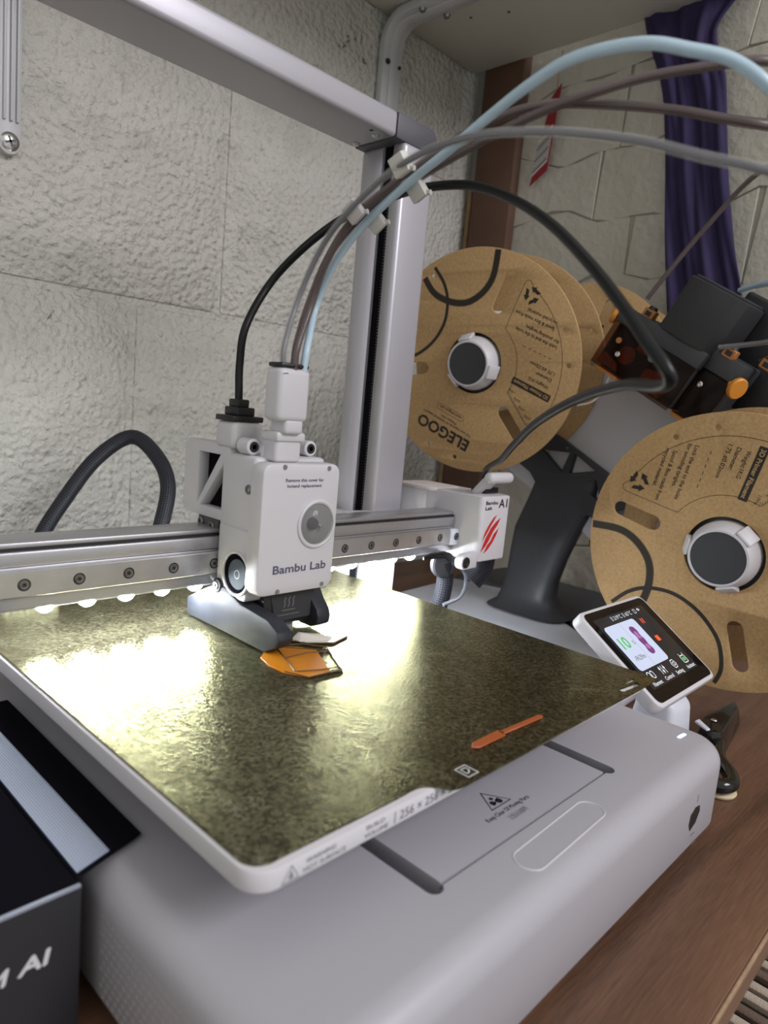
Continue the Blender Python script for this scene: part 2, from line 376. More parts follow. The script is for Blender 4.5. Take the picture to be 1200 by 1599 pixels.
# ------------------------------------------------------------------ mesh helpers (all in mm)
class MB:
    def __init__(self):
        self.bm = bmesh.new()
        self.uv = None

    def _new(self, fn, bev=0.0, seg=2, ang=25):
        n0 = set(self.bm.verts)
        fn()
        vs = [v for v in self.bm.verts if v not in n0]
        if bev > 0:
            es = set()
            for v in vs:
                for e in v.link_edges:
                    if len(e.link_faces) == 2 and e.calc_face_angle(0) > math.radians(ang):
                        es.add(e)
            if es:
                bmesh.ops.bevel(self.bm, geom=list(es), offset=bev, segments=seg, profile=0.5, affect='EDGES', clamp_overlap=True)
        return self

    def face(self, pts):
        return self.bm.faces.new([self.bm.verts.new(p) for p in pts])

    def box(self, x0, x1, y0, y1, z0, z1, bev=0.0, seg=2):
        return self.prism([(x0, y0, z0), (x1, y0, z0), (x1, y1, z0), (x0, y1, z0)], (0, 0, z1 - z0), bev, seg)

    def prism(self, pts, vec, bev=0.0, seg=2):
        vec = Vector(vec)

        def fn():
            a = [self.bm.verts.new(p) for p in pts]
            b = [self.bm.verts.new(Vector(p) + vec) for p in pts]
            n = len(a)
            fs = [self.bm.faces.new(a[::-1]), self.bm.faces.new(b)]
            for i in range(n):
                fs.append(self.bm.faces.new((a[i], a[(i + 1) % n], b[(i + 1) % n], b[i])))
            bmesh.ops.recalc_face_normals(self.bm, faces=fs)
        return self._new(fn, bev, seg)

    def hull8(self, bot, top, bev=0.0, seg=2):
        def fn():
            a = [self.bm.verts.new(p) for p in bot]
            b = [self.bm.verts.new(p) for p in top]
            n = len(a)
            fs = [self.bm.faces.new(a[::-1]), self.bm.faces.new(b)]
            for i in range(n):
                fs.append(self.bm.faces.new((a[i], a[(i + 1) % n], b[(i + 1) % n], b[i])))
            bmesh.ops.recalc_face_normals(self.bm, faces=fs)
        return self._new(fn, bev, seg)

    def lathe(self, prof, p0, axis, seg=24, close=True):
        axis = Vector(axis).normalized()
        p0 = Vector(p0)
        t = axis.orthogonal().normalized()
        s = axis.cross(t)
        rings = []
        for r, h in prof:
            c = p0 + axis * h
            if r < 1e-6:
                rings.append([self.bm.verts.new(c)])
            else:
                rings.append([self.bm.verts.new(c + r * (math.cos(2 * math.pi * i / seg) * t + math.sin(2 * math.pi * i / seg) * s)) for i in range(seg)])
        fs = []
        for a, b in zip(rings[:-1], rings[1:]):
            for i in range(seg):
                j = (i + 1) % seg
                if len(a) == 1 and len(b) == 1:
                    break
                if len(a) == 1:
                    fs.append(self.bm.faces.new((a[0], b[i], b[j])))
                elif len(b) == 1:
                    fs.append(self.bm.faces.new((a[i], b[0], a[j])))
                else:
                    fs.append(self.bm.faces.new((a[i], b[i], b[j], a[j])))
        if close:
            for ring in (rings[0], rings[-1]):
                if len(ring) > 1:
                    fs.append(self.bm.faces.new(ring))
        bmesh.ops.recalc_face_normals(self.bm, faces=fs)
        return self

    def cyl(self, p0, p1, r, r2=None, seg=20, bev=0.0):
        p0, p1 = Vector(p0), Vector(p1)
        h = (p1 - p0).length
        r2 = r if r2 is None else r2
        if bev > 0:
            pr = [(0, 0), (r - bev, 0), (r, bev), (r2, h - bev), (r2 - bev, h), (0, h)]
        else:
            pr = [(0, 0), (r, 0), (r2, h), (0, h)]
        return self.lathe(pr, p0, p1 - p0, seg)

    def dome(self, c, axis, r, h=None, seg=20, n=6):
        h = r if h is None else h
        pr = [(r * math.cos(a), h * math.sin(a)) for a in [math.pi / 2 * i / n for i in range(n)]] + [(0, h)]
        return self.lathe([(0, 0)] + pr, c, axis, seg)

    def torus(self, c, axis, R, r, seg=28, n=8):
        pr = [(R + r * math.cos(2 * math.pi * i / n), r * math.sin(2 * math.pi * i / n)) for i in range(n + 1)]
        return self.lathe(pr, c, axis, seg, close=False)

    def tube(self, pts, r, seg=10, sub=6, cap=True, smooth=True):
        P = spline(pts, sub) if smooth else [Vector(p) for p in pts]
        if self.uv is None:
            self.uv = self.bm.loops.layers.uv.new('UVMap')
        n = len(P)
        T = [(P[min(i + 1, n - 1)] - P[max(i - 1, 0)]).normalized() for i in range(n)]
        nrm = T[0].orthogonal().normalized()
        rings, L, dist = [], [0.0], 0.0
        for i in range(n):
            if i:
                nrm = (nrm - T[i] * nrm.dot(T[i])).normalized()
                dist += (P[i] - P[i - 1]).length
                L.append(dist)
            bi = T[i].cross(nrm)
            rr = r(i / (n - 1)) if callable(r) else r
            rings.append([self.bm.verts.new(P[i] + rr * (math.cos(2 * math.pi * k / seg) * nrm + math.sin(2 * math.pi * k / seg) * bi)) for k in range(seg)])
        rad = r(0.5) if callable(r) else r
        cu = 2 * math.pi * rad / seg
        for i in range(n - 1):
            for k in range(seg):
                j = (k + 1) % seg
                f = self.bm.faces.new((rings[i][k], rings[i][j], rings[i + 1][j], rings[i + 1][k]))
                for lp, uvv in zip(f.loops, ((k * cu, L[i]), ((k + 1) * cu, L[i]), ((k + 1) * cu, L[i + 1]), (k * cu, L[i + 1]))):
                    lp[self.uv].uv = uvv
        if cap:
            self.bm.faces.new(rings[0][::-1])
            self.bm.faces.new(rings[-1])
        return self


def spline(pts, sub=6):
    p = [Vector(q) for q in pts]
    out = []
    for i in range(len(p) - 1):
        a, b, c, d = p[max(i - 1, 0)], p[i], p[i + 1], p[min(i + 2, len(p) - 1)]
        for k in range(sub):
            t = k / sub
            out.append(0.5 * ((2 * b) + (c - a) * t + (2 * a - 5 * b + 4 * c - d) * t * t + (3 * b - a - 3 * c + d) * t ** 3))
    out.append(p[-1])
    return out


WORLD = {}


def place(o, parent, center_mm):
    wl = W(center_mm)
    WORLD[o.name] = wl
    if parent is not None:
        o.parent = parent
        o.location = wl - WORLD[parent.name]
    else:
        o.location = wl
    COL.objects.link(o)
    return o


def finish(me, name, m, parent, center, smooth=True):
    for mm in (m if isinstance(m, (list, tuple)) else [m]):
        me.materials.append(MT[mm] if isinstance(mm, str) else mm)
    o = bpy.data.objects.new(name, me)
    return place(o, parent, center)


def obj(name, mb, m, parent=None, smooth=True, ang=38, world_uv=False):
    bm = mb.bm if isinstance(mb, MB) else mb
    bm.normal_update()
    if smooth:
        for f in bm.faces:
            f.smooth = True
        for e in bm.edges:
            if len(e.link_faces) == 2:
                e.smooth = e.calc_face_angle(0) < math.radians(ang)
    lo = Vector([min(v.co[i] for v in bm.verts) for i in range(3)])
    hi = Vector([max(v.co[i] for v in bm.verts) for i in range(3)])
    c = (lo + hi) / 2
    for v in bm.verts:
        v.co = (v.co - c) * S
    me = bpy.data.meshes.new(name)
    bm.to_mesh(me)
    bm.free()
    return finish(me, name, m, parent, c)


def thing(name, label, cat, loc, group=None):
    o = bpy.data.objects.new(name, None)
    o.empty_display_size = 0.02
    place(o, None, loc)
    return tag(o, label, cat, group)


def tag(o, label=None, cat=None, group=None, kind=None):
    if label: o['label'] = label
    if cat: o['category'] = cat
    if group: o['group'] = group
    if kind: o['kind'] = kind
    return o


def lab(o, label):
    o['label'] = label
    return o


def copy_at(o, pos_mm, parent):
    c = o.copy()
    for ch in list(o.children):
        pass
    place(c, parent, pos_mm)
    return c


def copy_tree(o, delta, parent=None):
    """copy thing > part > sub-part, moved by delta (mm) at the top"""
    c = o.copy()
    COL.objects.link(c)
    if parent is not None:
        c.parent = parent
        WORLD[c.name] = WORLD[o.name]
    else:
        c.location = o.location + Vector(delta) * S
        WORLD[c.name] = WORLD[o.name] + Vector(delta) * S
    for ch in list(o.children):
        copy_tree(ch, delta, c)
    return c


# flat shapes with holes ---------------------------------------------------
def loops_mesh(loops, thick, bev=0.0, res=1):
    """loops: lists of (x,y) mm, first outer then holes; extruded +-thick/2 about z=0. returns mesh in mm"""
    cu = bpy.data.curves.new('tmp', 'CURVE')
    cu.dimensions = '2D'
    cu.fill_mode = 'BOTH'
    cu.extrude = max(thick / 2 - bev, 0.0)
    cu.bevel_depth = bev
    cu.bevel_resolution = res
    cu.offset = -bev
    for L in loops:
        sp = cu.splines.new('POLY')
        sp.points.add(len(L) - 1)
        for p, q in zip(sp.points, L):
            p.co = (q[0], q[1], 0, 1)
        sp.use_cyclic_u = True
    o = bpy.data.objects.new('tmp', cu)
    COL.objects.link(o)
    me = bpy.data.meshes.new_from_object(o.evaluated_get(bpy.context.evaluated_depsgraph_get()))
    bpy.data.objects.remove(o)
    bpy.data.curves.remove(cu)
    return me


def frame_matrix(origin, ex, ey):
    ex, ey = Vector(ex).normalized(), Vector(ey).normalized()
    ez = ex.cross(ey).normalized()
    m = Matrix((ex, ey, ez)).transposed().to_4x4()
    m.translation = Vector(origin)
    return m


def plate2d(name, loops, thick, F, m, parent, bev=0.0, ang=38):
    me = loops_mesh(loops, thick, bev)
    bm = bmesh.new()
    bm.from_mesh(me)
    bpy.data.meshes.remove(me)
    bmesh.ops.remove_doubles(bm, verts=bm.verts, dist=0.001)
    bm.transform(F)
    mb = MB(); mb.bm.free(); mb.bm = bm
    return obj(name, mb, m, parent, ang=ang)


_tc = {}


def text_mesh(s):
    """returns (list of verts, faces, width, capheight) in font units"""
    if s in _tc:
        return _tc[s]
    cu = bpy.data.curves.new('txt', 'FONT')
    cu.body = s
    cu.resolution_u = 3
    o = bpy.data.objects.new('txt', cu)
    COL.objects.link(o)
    me = bpy.data.meshes.new_from_object(o.evaluated_get(bpy.context.evaluated_depsgraph_get()))
    bpy.data.objects.remove(o)
    bpy.data.curves.remove(cu)
    vs = [v.co.copy() for v in me.vertices]
    fs = [tuple(p.vertices) for p in me.polygons]
    bpy.data.meshes.remove(me)
    xs = [v.x for v in vs] or [0, 1]
    x0, x1 = min(xs), max(xs)
    _tc[s] = ([Vector((v.x - x0, v.y, 0)) for v in vs], fs, x1 - x0, 0.70)
    return _tc[s]


def text(name, s, origin, ex, ey, width, cap, m, parent, lift=0.12, slant=0.0, bold=0.0, center=False):
    """flat lettering: origin = left end of the baseline (mm)"""
    vs, fs, w, ch = text_mesh(s)
    F = frame_matrix(origin, ex, ey)
    mb = MB()
    offs = [(0, 0)] if not bold else [(-bold, 0), (bold, 0), (0, bold), (0, -bold)]
    for k, (bx, by) in enumerate(offs):
        bv = []
        for v in vs:
            x = v.x / w * width + bx - (width / 2 if center else 0)
            y = v.y / ch * cap + by - (cap / 2 if center else 0)
            bv.append(mb.bm.verts.new(F @ Vector((x + slant * y, y, lift + 0.004 * k))))
        for f in fs:
            try:
                mb.bm.faces.new([bv[i] for i in f])
            except ValueError:
                pass
    return obj(name, mb, m, parent, smooth=False)


def decal(name, polys, F, m, parent, lift=0.1):
    """flat printed polygons in the frame F"""
    mb = MB()
    for P in polys:
        mb.face([F @ Vector((p[0], p[1], lift)) for p in P])
    return obj(name, mb, m, parent, smooth=False)


def stroke(pts, w, closed=False):
    """polygon quads along a 2-D polyline; w = width or (w0,w1)"""
    out = []
    n = len(pts)
    P = [Vector((p[0], p[1])) for p in pts]
    L, R = [], []
    for i in range(n):
        a = P[(i - 1) % n] if closed else P[max(i - 1, 0)]
        b = P[(i + 1) % n] if closed else P[min(i + 1, n - 1)]
        t = (b - a).normalized()
        nn = Vector((-t.y, t.x))
        ww = w if not isinstance(w, tuple) else w[0] + (w[1] - w[0]) * i / (n - 1)
        L.append(P[i] + nn * ww / 2); R.append(P[i] - nn * ww / 2)
    for i in range(n if closed else n - 1):
        j = (i + 1) % n
        out.append([L[i], L[j], R[j], R[i]])
    return out


def arc(cx, cy, r, a0, a1, n=24):
    return [(cx + r * math.cos(math.radians(a0 + (a1 - a0) * i / n)), cy + r * math.sin(math.radians(a0 + (a1 - a0) * i / n))) for i in range(n + 1)]


def circle(cx, cy, r, n=32):
    return [(cx + r * math.cos(2 * math.pi * i / n), cy + r * math.sin(2 * math.pi * i / n)) for i in range(n)]


def rrect(x0, x1, y0, y1, r, n=6):
    out = []
    for cx, cy, a in ((x1 - r, y0 + r, -90), (x1 - r, y1 - r, 0), (x0 + r, y1 - r, 90), (x0 + r, y0 + r, 180)):
        out += [(cx + r * math.cos(math.radians(a + 90 * i / n)), cy + r * math.sin(math.radians(a + 90 * i / n))) for i in range(n + 1)]
    return out


def capsule(p, q, r, n=8):
    p, q = Vector(p), Vector(q)
    a = math.degrees(math.atan2(q.y - p.y, q.x - p.x))
    return arc(q.x, q.y, r, a - 90, a + 90, n) + arc(p.x, p.y, r, a + 90, a + 270, n)


def spl2(pts, sub=8):
    return [(v.x, v.y) for v in spline([(p[0], p[1], 0) for p in pts], sub)]


XA, YA, ZA = (1, 0, 0), (0, 1, 0), (0, 0, 1)

# ================================================================== the room
WY, WX = 500.0, 690.0
wall_b = tag(obj('wall_back', MB().box(-700, WX, WY + 2.2, WY + 60, -820, 1500), 'block'), kind='structure')
# painted concrete blocks, running bond
BL, BH, J = 440.0, 218.0, 6.0
zc = 209.0
for row in range(-2, 4):
    z0 = zc + row * (BH + J)
    xj = 303.0 if row % 2 == 0 else 213.0
    x = xj - 3 * (BL + J)
    while x < WX:
        x0, x1 = max(x, -290), min(x + BL, WX)
        if x1 > x0 + 20:
            b = MB().box(x0, x1, WY + random.uniform(-1.0, 0.6), WY + 20, z0, z0 + BH, 3.5, 2)
            obj('concrete_block', b, 'block', wall_b)
        x += BL + J
wall_r = tag(obj('wall_right', MB().box(WX + 3, WX + 60, -900, WY + 60, -820, 1500), 'mortar2'), kind='structure')
# irregular stone-like cladding between the post and the camera side
rows = [-90 + i * 78 for i in range(11)]
rr = random.Random(21)
yp = [[] for _ in rows]
for ri in range(len(rows) - 1):
    y = 424.0
    first = True
    while y > -330:
        wd_ = rr.uniform(95, 170)
        y1 = y - wd_
        def jz(yy, zz):
            return zz + 9 * math.sin(yy * 0.021 + zz * 0.05) + 6 * math.sin(yy * 0.055 + zz)
        za, zb = rows[ri], rows[ri + 1]
        sl = rr.uniform(-14, 14)
        g = 0.45
        ya, yb = y - g, y1 + g
        n = 4
        bot = [(yb + (ya - yb) * i / n - sl * 0.0, jz(yb + (ya - yb) * i / n, za) + g) for i in range(n + 1)]
        top = [(yb + (ya - yb) * i / n + (sl if i not in (0, n) else sl), jz(yb + (ya - yb) * i / n, zb) - g) for i in range(n + 1)]
        if first:
            top[-1] = (ya, top[-1][1])
        poly = bot + top[::-1]
        d = rr.uniform(-0.4, 0.4)
        obj('cladding_stone', MB().prism([(WX + d, p[0], p[1]) for p in poly], (14, 0, 0), 0.8, 1), 'stone', wall_r)
        y = y1 + sl * 0.0
        first = False
tag(obj('floor', MB().box(-1600, WX + 60, -2000, WY + 60, -850, -820), 'floor'), kind='structure')
tag(obj('trim_1', MB().box(WX - 16, WX + 6, 420, 482, -820, 900, 2), 'post'), kind='structure')
tag(obj('trim_2', MB().box(WX - 3, WX + 6, 482, WY + 5, -820, 900, 1), 'gap'), kind='structure')
tag(obj('trim_3', MB().box(WX - 9, WX - 3, 489, 496, -820, 430, 1), 'strip'), kind='structure')

# ================================================================== desk, rug
desk = thing('desk', 'dark brown wooden desk with a pale front edge', 'desk', (150, 200, -820))
obj('desktop', MB().box(-296, 675, -86, 488, -99, -80, 0.8, 1), 'wood', desk)
obj('edge_band', MB().box(-296, 675, -87.2, -86.0, -82.6, -79.8, 0.3, 1), 'edgeband', desk)  # thin pale strip along the top of the desk's front edge
for x in (-280, 625):
    for y in (-60, 440):
        obj('leg', MB().box(x, x + 45, y, y + 45, -820, -99, 2), 'wood', desk)
stool = thing('stool', 'low stool with a pale striped woven seat under the front edge of the desk', 'stool', (400, -40, -820))
seat = obj('seat', MB().box(225, 600, -230, 150, -222, -194, 4, 2), 'rug', stool)
for k in range(30):
    xk = 232 + k * 12.2
    obj('woven_strand', MB().box(xk, xk + 6.5, -226, 146, -195, -189.5 + (k % 2), 1.6, 1), 'strand' if k % 3 else 'strand2', seat)
for x in (235, 555):
    for y in (-220, 110):
        obj('leg', MB().box(x, x + 34, y, y + 34, -820, -222, 2), 'wood', stool)

# ================================================================== wall shelf with its brackets
shelf = thing('wall_shelf', 'pale grey shelf board on white steel brackets high on the wall', 'shelf', (300, 498, 300))
obj('board', MB().box(-160, 672, 160, 498, 576, 596, 1.5, 2), 'shelf', shelf)
for p in ((560, 420), (574, 378), (545, 445), (470, 250)):
    obj('screw_hole', MB().cyl((p[0], p[1], 576.2), (p[0], p[1], 575.4), 1.6, seg=10), 'black', shelf)


def bracket(x0, x1, zbot, arm):
    pr = [(498, zbot), (498, 540)] + [(498 - 34 + 34 * math.cos(a), 541 + 34 * math.sin(a)) for a in [math.radians(15 * i) for i in range(7)]] + [(arm, 575)]
    inner = [(arm, 565)] + [(464 + 24 * math.cos(a), 541 + 24 * math.sin(a)) for a in [math.radians(90 - 15 * i) for i in range(7)]] + [(488, zbot)]
    p = [(x0, y, z) for y, z in pr + inner]
    b = obj('bracket', MB().prism(p, (x1 - x0, 0, 0), 1.6, 2), 'bracket', shelf)
    c = (x0 + x1) / 2
    inr = [(arm, 562.5)] + [(464 + 21.5 * math.cos(a), 541 + 21.5 * math.sin(a)) for a in [math.radians(90 - 15 * i) for i in range(7)]] + [(485.5, zbot + 12)]
    out = [(y + 4, z + 4) for y, z in inr[::-1]]
    obj('rib', MB().prism([(c - (x1 - x0) * 0.2, y, z) for y, z in inr + out], ((x1 - x0) * 0.4, 0, 0), 1.2, 2), 'bracket', b)
    return b


b1 = bracket(494, 524, 300, 170)
for z in (523,):
    obj('screw', MB().cyl((499.5, 488.2, z), (499.5, 486, z), 3, seg=12), 'black', b1)
    obj('screw', MB().cyl((519.5, 488.2, z), (519.5, 486, z), 2, seg=12), 'black', b1)
obj('screw', MB().cyl((500, 440, 565.2), (500, 440, 562), 4.2, 3, seg=14), 'screw', b1)
obj('screw', MB().cyl((524.5, 425, 565.2), (524.5, 425, 562), 4.2, 3, seg=14), 'screw', b1)
# the left bracket hangs lower, with two grooves and a cross-head screw at its foot
pl = [(x, 497, z) for x, z in arc(98, 308, 8.5, 180, 360, 10)] + [(106.5, 497, 575), (89.5, 497, 575)]
lb = obj('bracket', MB().prism(pl, (0, -6, 0), 1.4, 2), 'bracket', shelf)
for x in (93.5, 98.6, 103.2):
    obj('rib', MB().box(x - 1.1, x + 1.1, 488.5, 492, 324, 575, 0.8, 2), 'bracket', lb)
sc = obj('screw', MB().lathe([(0, 0), (7, 0), (7, 0.8), (5, 2), (0, 2.2)], (98, 491.2, 309), (0, -1, 0), 24), 'chrome', lb)
lab(sc, 'bright cross-head screw at the foot of the bracket')
Fs = frame_matrix((98, 488.95, 309), (0.9, 0, 0.35), (-0.35, 0, 0.9))
decal('cross_slot', [[(-4, -0.9), (4, -0.9), (4, 0.9), (-4, 0.9)], [(-0.9, -4), (0.9, -4), (0.9, 4), (-0.9, 4)]], Fs, 'black', lb, 0.05)

# ================================================================== purple cloth, hang tag
mb = MB()
oL = [(264, 640), (262, 576), (234, 505), (222, 450), (213, 395), (205, 350), (196, 304), (186, 250), (180, 210)]
oR = [(120, 640), (160, 576), (182, 544), (166, 497), (155, 440), (145, 386), (130, 325), (114, 272), (106, 215)]
NX, NZ = 44, 8 * 5
grid = []
sl, sr = spl2(oL, 5), spl2(oR, 5)
for (a, b) in zip(sl, sr):
    row = []
    for i in range(NX + 1):
        t = i / NX
        y = a[0] + (b[0] - a[0]) * t
        z = a[1] + (b[1] - a[1]) * t
        fold = 2.6 * math.sin(t * 11 + 0.018 * z) + 1.9 * math.sin(t * 23 - 0.011 * z + 1) + 0.9 * math.sin(t * 47 + 0.03 * z)
        row.append(mb.bm.verts.new((WX - 22 + fold, y, z)))
    grid.append(row)
for r0, r1 in zip(grid[:-1], grid[1:]):
    for i in range(NX):
        mb.bm.faces.new((r0[i], r0[i + 1], r1[i + 1], r1[i]))
cur = obj('curtain', mb, 'curtain', ang=80)
tag(cur, 'dark purple cloth hanging in folds on the right wall', 'curtain')
md = cur.modifiers.new('thickness', 'SOLIDIFY'); md.thickness = 0.0012

tg = thing('hang_tag', 'red and grey paper tag hanging beside the brown post', 'tag', (WX - 8, 380, 423))
tf = [(WX - 20, 372, 526), (WX - 6, 365, 537), (WX - 6, 371, 440), (WX - 20, 394, 423)]
obj('card', MB().prism([(WX - 12, 394.8, 422.8), (WX - 12, 371.9, 438.8), (WX - 12, 365, 538), (WX - 12, 377, 524)], (1.2, 0, 0)), 'tagred', tg)
obj('print_area', MB().prism([(WX - 12.4, 393.8, 433), (WX - 12.4, 373, 449), (WX - 12.4, 370, 492), (WX - 12.4, 389, 475)], (0.3, 0, 0)), 'tagwhite', tg)
mbx = MB()
for i in range(8):
    t = (i + 0.7) / 9.0
    A = Vector((WX - 12.6, 393.2, 435)).lerp(Vector((WX - 12.6, 388.6, 474)), t)
    B = Vector((WX - 12.6, 373.6, 450)).lerp(Vector((WX - 12.6, 370.8, 490)), t)
    h = Vector((0, 0, 0.7 + 0.8 * (i % 3 == 0)))
    mbx.face([A - h, B - h, B + h, A + h])
obj('printed_bars', mbx, 'tagbar', tg, smooth=False)
obj('string', MB().tube([(WX - 11, 371, 532), (WX - 9, 373, 552), (WX - 7, 372, 578)], 0.7, 6), 'strip', tg)

# ================================================================== the printer
pr = thing('desktop_3d_printer', 'grey-white desktop 3D printer with a moving bed and a lit gantry', 'printer', (128, 120, -80))

# ---- base with fillets, two slots and a panel seam
bm_pts = [(-15, -43), (286, -43)]
bm_pts += [(286, 120), (287, 165), (291, 188), (302, 204), (318, 212), (318, 300), (-62, 300), (-62, 216), (-44, 212), (-24, 200), (-16, 172), (-15, 120)]
mb = MB()
a = [mb.bm.verts.new((x, y, -74)) for x, y in bm_pts]
b = [mb.bm.verts.new((x, y, -29)) for x, y in bm_pts]
n = len(a)
mb.bm.faces.new(a[::-1]); mb.bm.faces.new(b)
for i in range(n):
    mb.bm.faces.new((a[i], a[(i + 1) % n], b[(i + 1) % n], b[i]))
mb.bm.normal_update()
ve = [e for e in mb.bm.edges if abs(e.verts[0].co.z - e.verts[1].co.z) > 1 and e.verts[0].co.y < -40]
bmesh.ops.bevel(mb.bm, geom=ve, offset=19, segments=8, profile=0.5, affect='EDGES')
te = [e for e in mb.bm.edges if e.verts[0].co.z > -30 and e.verts[1].co.z > -30]
bmesh.ops.bevel(mb.bm, geom=te, offset=11, segments=6, profile=0.5, affect='EDGES')
be = [e for e in mb.bm.edges if e.verts[0].co.z < -73.9 and e.verts[1].co.z < -73.9]
bmesh.ops.bevel(mb.bm, geom=be, offset=3, segments=2, profile=0.5, affect='EDGES')
base = obj('base', mb, 'base', pr, ang=30)


def boolean_cut(o, cutters):
    """cut MB list out of object o (mm), keeping it one mesh"""
    c = MB()
    tmp = []
    for k in cutters:
        me = bpy.data.meshes.new('cut')
        bm = k.bm
        bmesh.ops.recalc_face_normals(bm, faces=bm.faces)
        for v in bm.verts:
            v.co = W(v.co) - WORLD[o.name]
        bm.to_mesh(me); bm.free()
        t = bpy.data.objects.new('cut', me)
        COL.objects.link(t)
        t.matrix_world = Matrix.Translation(WORLD[o.name])
        m = o.modifiers.new('cut', 'BOOLEAN'); m.operation = 'DIFFERENCE'; m.object = t; m.solver = 'EXACT'
        tmp.append(t)
    bpy.context.view_layer.update()
    me = bpy.data.meshes.new_from_object(o.evaluated_get(bpy.context.evaluated_depsgraph_get()))
    o.modifiers.clear()
    old = o.data
    o.data = me
    for t in tmp:
        bpy.data.objects.remove(t)
    return o


def slot_cut(x0, x1, y0, y1, z0, z1):
    r = (x1 - x0) / 2
    pts = arc((x0 + x1) / 2, y0 + r, r, 180, 360, 10) + [(x1, y1), (x0, y1)]
    return MB().prism([(x, y, z0) for x, y in pts], (0, 0, z1 - z0))


bpy.context.view_layer.update()
boolean_cut(base, [slot_cut(63.5, 71, -17.5, 140, -36, -20), slot_cut(192.2, 200, -17.5, 140, -36, -20),
                   MB().box(70, 193, -15.2, -14.0, -32, -20)])
obj('slot_lining', MB().box(64.5, 70, -15, 139, -35.9, -35.6), 'charcoal', base)
obj('slot_lining', MB().box(193.2, 199, -15, 139, -35.9, -35.6), 'charcoal', base)
for x in (20, 235):
    for y in (-20, 260):
        obj('rubber_foot', MB().cyl((x, y, -80), (x, y, -73.5), 9, seg=20), 'black', base)
# dimpled grip area on the left flank
dm = MB()
for iy in range(26):
    for iz in range(10):
        y = -30 + iy * 3.4 + (iz % 2) * 1.7
        z = -70 + iz * 3.1
        dm.dome((-14.95, y, z), (-1, 0, 0), 1.2, 0.22, seg=8, n=2)
d = obj('dimple_texture', dm, 'base', base)
d['kind'] = 'stuff'
# oval access cover outline, status light, port, printed words
ov = capsule((107, -27.2), (157, -25.6), 6.0, 10)
obj('oval_cover', MB().tube([(x, y, -29.05) for x, y in ov + ov[:1]], 0.35, 6, smooth=False, cap=False), 'white', base)
obj('status_light', MB().prism([(x, y, -29.1) for x, y in capsule((262.5, -22.6), (269, -23.0), 1.0, 6)], (0, 0, 0.35)), 'status', base)
obj('port_hole', MB().prism([(x, -43.2, z) for x, z in ((233.5, -52.5), (239, -50.5), (245.2, -51.5), (246.4, -55), (242.5, -60), (235.5, -62), (232.8, -58))], (0, 0.6, 0), 0.15, 1), 'black', base)
text('printed_text', 'USB', (241.5, -43.05, -72.2), XA, (0, -0.05, 1), 5.5, 1.8, 'greyink', base, 0.15)
decal('printed_text', stroke([(238, -65.5), (243.5, -65.5)], 0.5) + stroke([(240.6, -44.2), (240.6, -48.6)], 0.5), frame_matrix((0, -43.1, 0), XA, ZA), 'greyink', base, 0.1)
Fb = frame_matrix((114.5, -4.3, -29), XA, YA)
tri = [(129.2 - 114.5 - 5, 7), (129.2 - 114.5 + 5, 7), (129.2 - 114.5, 15.5)]
text('printed_text', 'Keep Clear Of Moving Parts', (114.2, -3.9, -29), XA, YA, 30, 2.3, 'ink', base)
text('printed_text', '\u6ce8\u610f\u8fd0\u52a8\u90e8\u4ef6', (123.5, -8.6, -29), XA, YA, 13, 2.3, 'greyink', base)
tr2 = [(122.5, 0.5), (136.0, 0.5), (129.2, 11.2)]
decal('warning_symbol', stroke(tr2, 0.9, True) + [circle(127.2, 3.4, 1.5, 10), circle(131.0, 3.0, 1.7, 10), circle(129.3, 5.9, 1.0, 8)] +
      stroke([(126, 2), (132.5, 4.8)], 0.5), frame_matrix((0, 0, -29), XA, YA), 'ink', base)

# ---- heated bed
bed = obj('heated_bed', MB().prism([(x, y, -7.6) for x, y in rrect(-1.5, 258, -3.2, 262, 9)], (0, 0, 7.0), 0.7, 2), 'white', pr)
obj('bed_carriage', MB().box(60, 205, 20, 230, -20, -7.7, 2), 'charcoal', bed)
for x in (67, 196):
    obj('carriage_post', MB().box(x - 2, x + 2, 40, 200, -34, -20), 'charcoal', bed)
Fbed = ((0, -3.2, 0), XA, ZA)
text('printed_text', 'WARNING', (17.3, -3.25, -3.7), XA, ZA, 12, 1.6, 'greyink', bed, 0.12)
text('printed_text', 'HOT SURFACE', (16.6, -3.25, -6.3), XA, ZA, 17, 1.6, 'greyink', bed, 0.12)
decal('warning_symbol', stroke([(8.6, -6.6), (14.8, -6.6), (11.9, -1.9)], 0.5, True) + stroke([(11.4, -6.0), (11.9, -3.7), (12.4, -5.9)], 0.8),
      frame_matrix((0, -3.25, 0), XA, ZA), 'greyink', bed, 0.1)
text('printed_text', 'BUILD', (42.5, -3.25, -3.4), XA, ZA, 8.5, 1.6, 'greyink', bed, 0.12)
text('printed_text', 'VOLUME', (41.8, -3.25, -6.1), XA, ZA, 11, 1.6, 'greyink', bed, 0.12)
decal('printed_text', stroke([(56, -6.3), (56, -2.0)], 0.35), frame_matrix((0, -3.25, 0), XA, ZA), 'greyink', bed)
text('printed_text', '256 \u00d7 256 \u00d7 256 mm\u00b3', (58.5, -3.25, -5.9), XA, ZA, 44, 3.4, 'greyink', bed, 0.12)

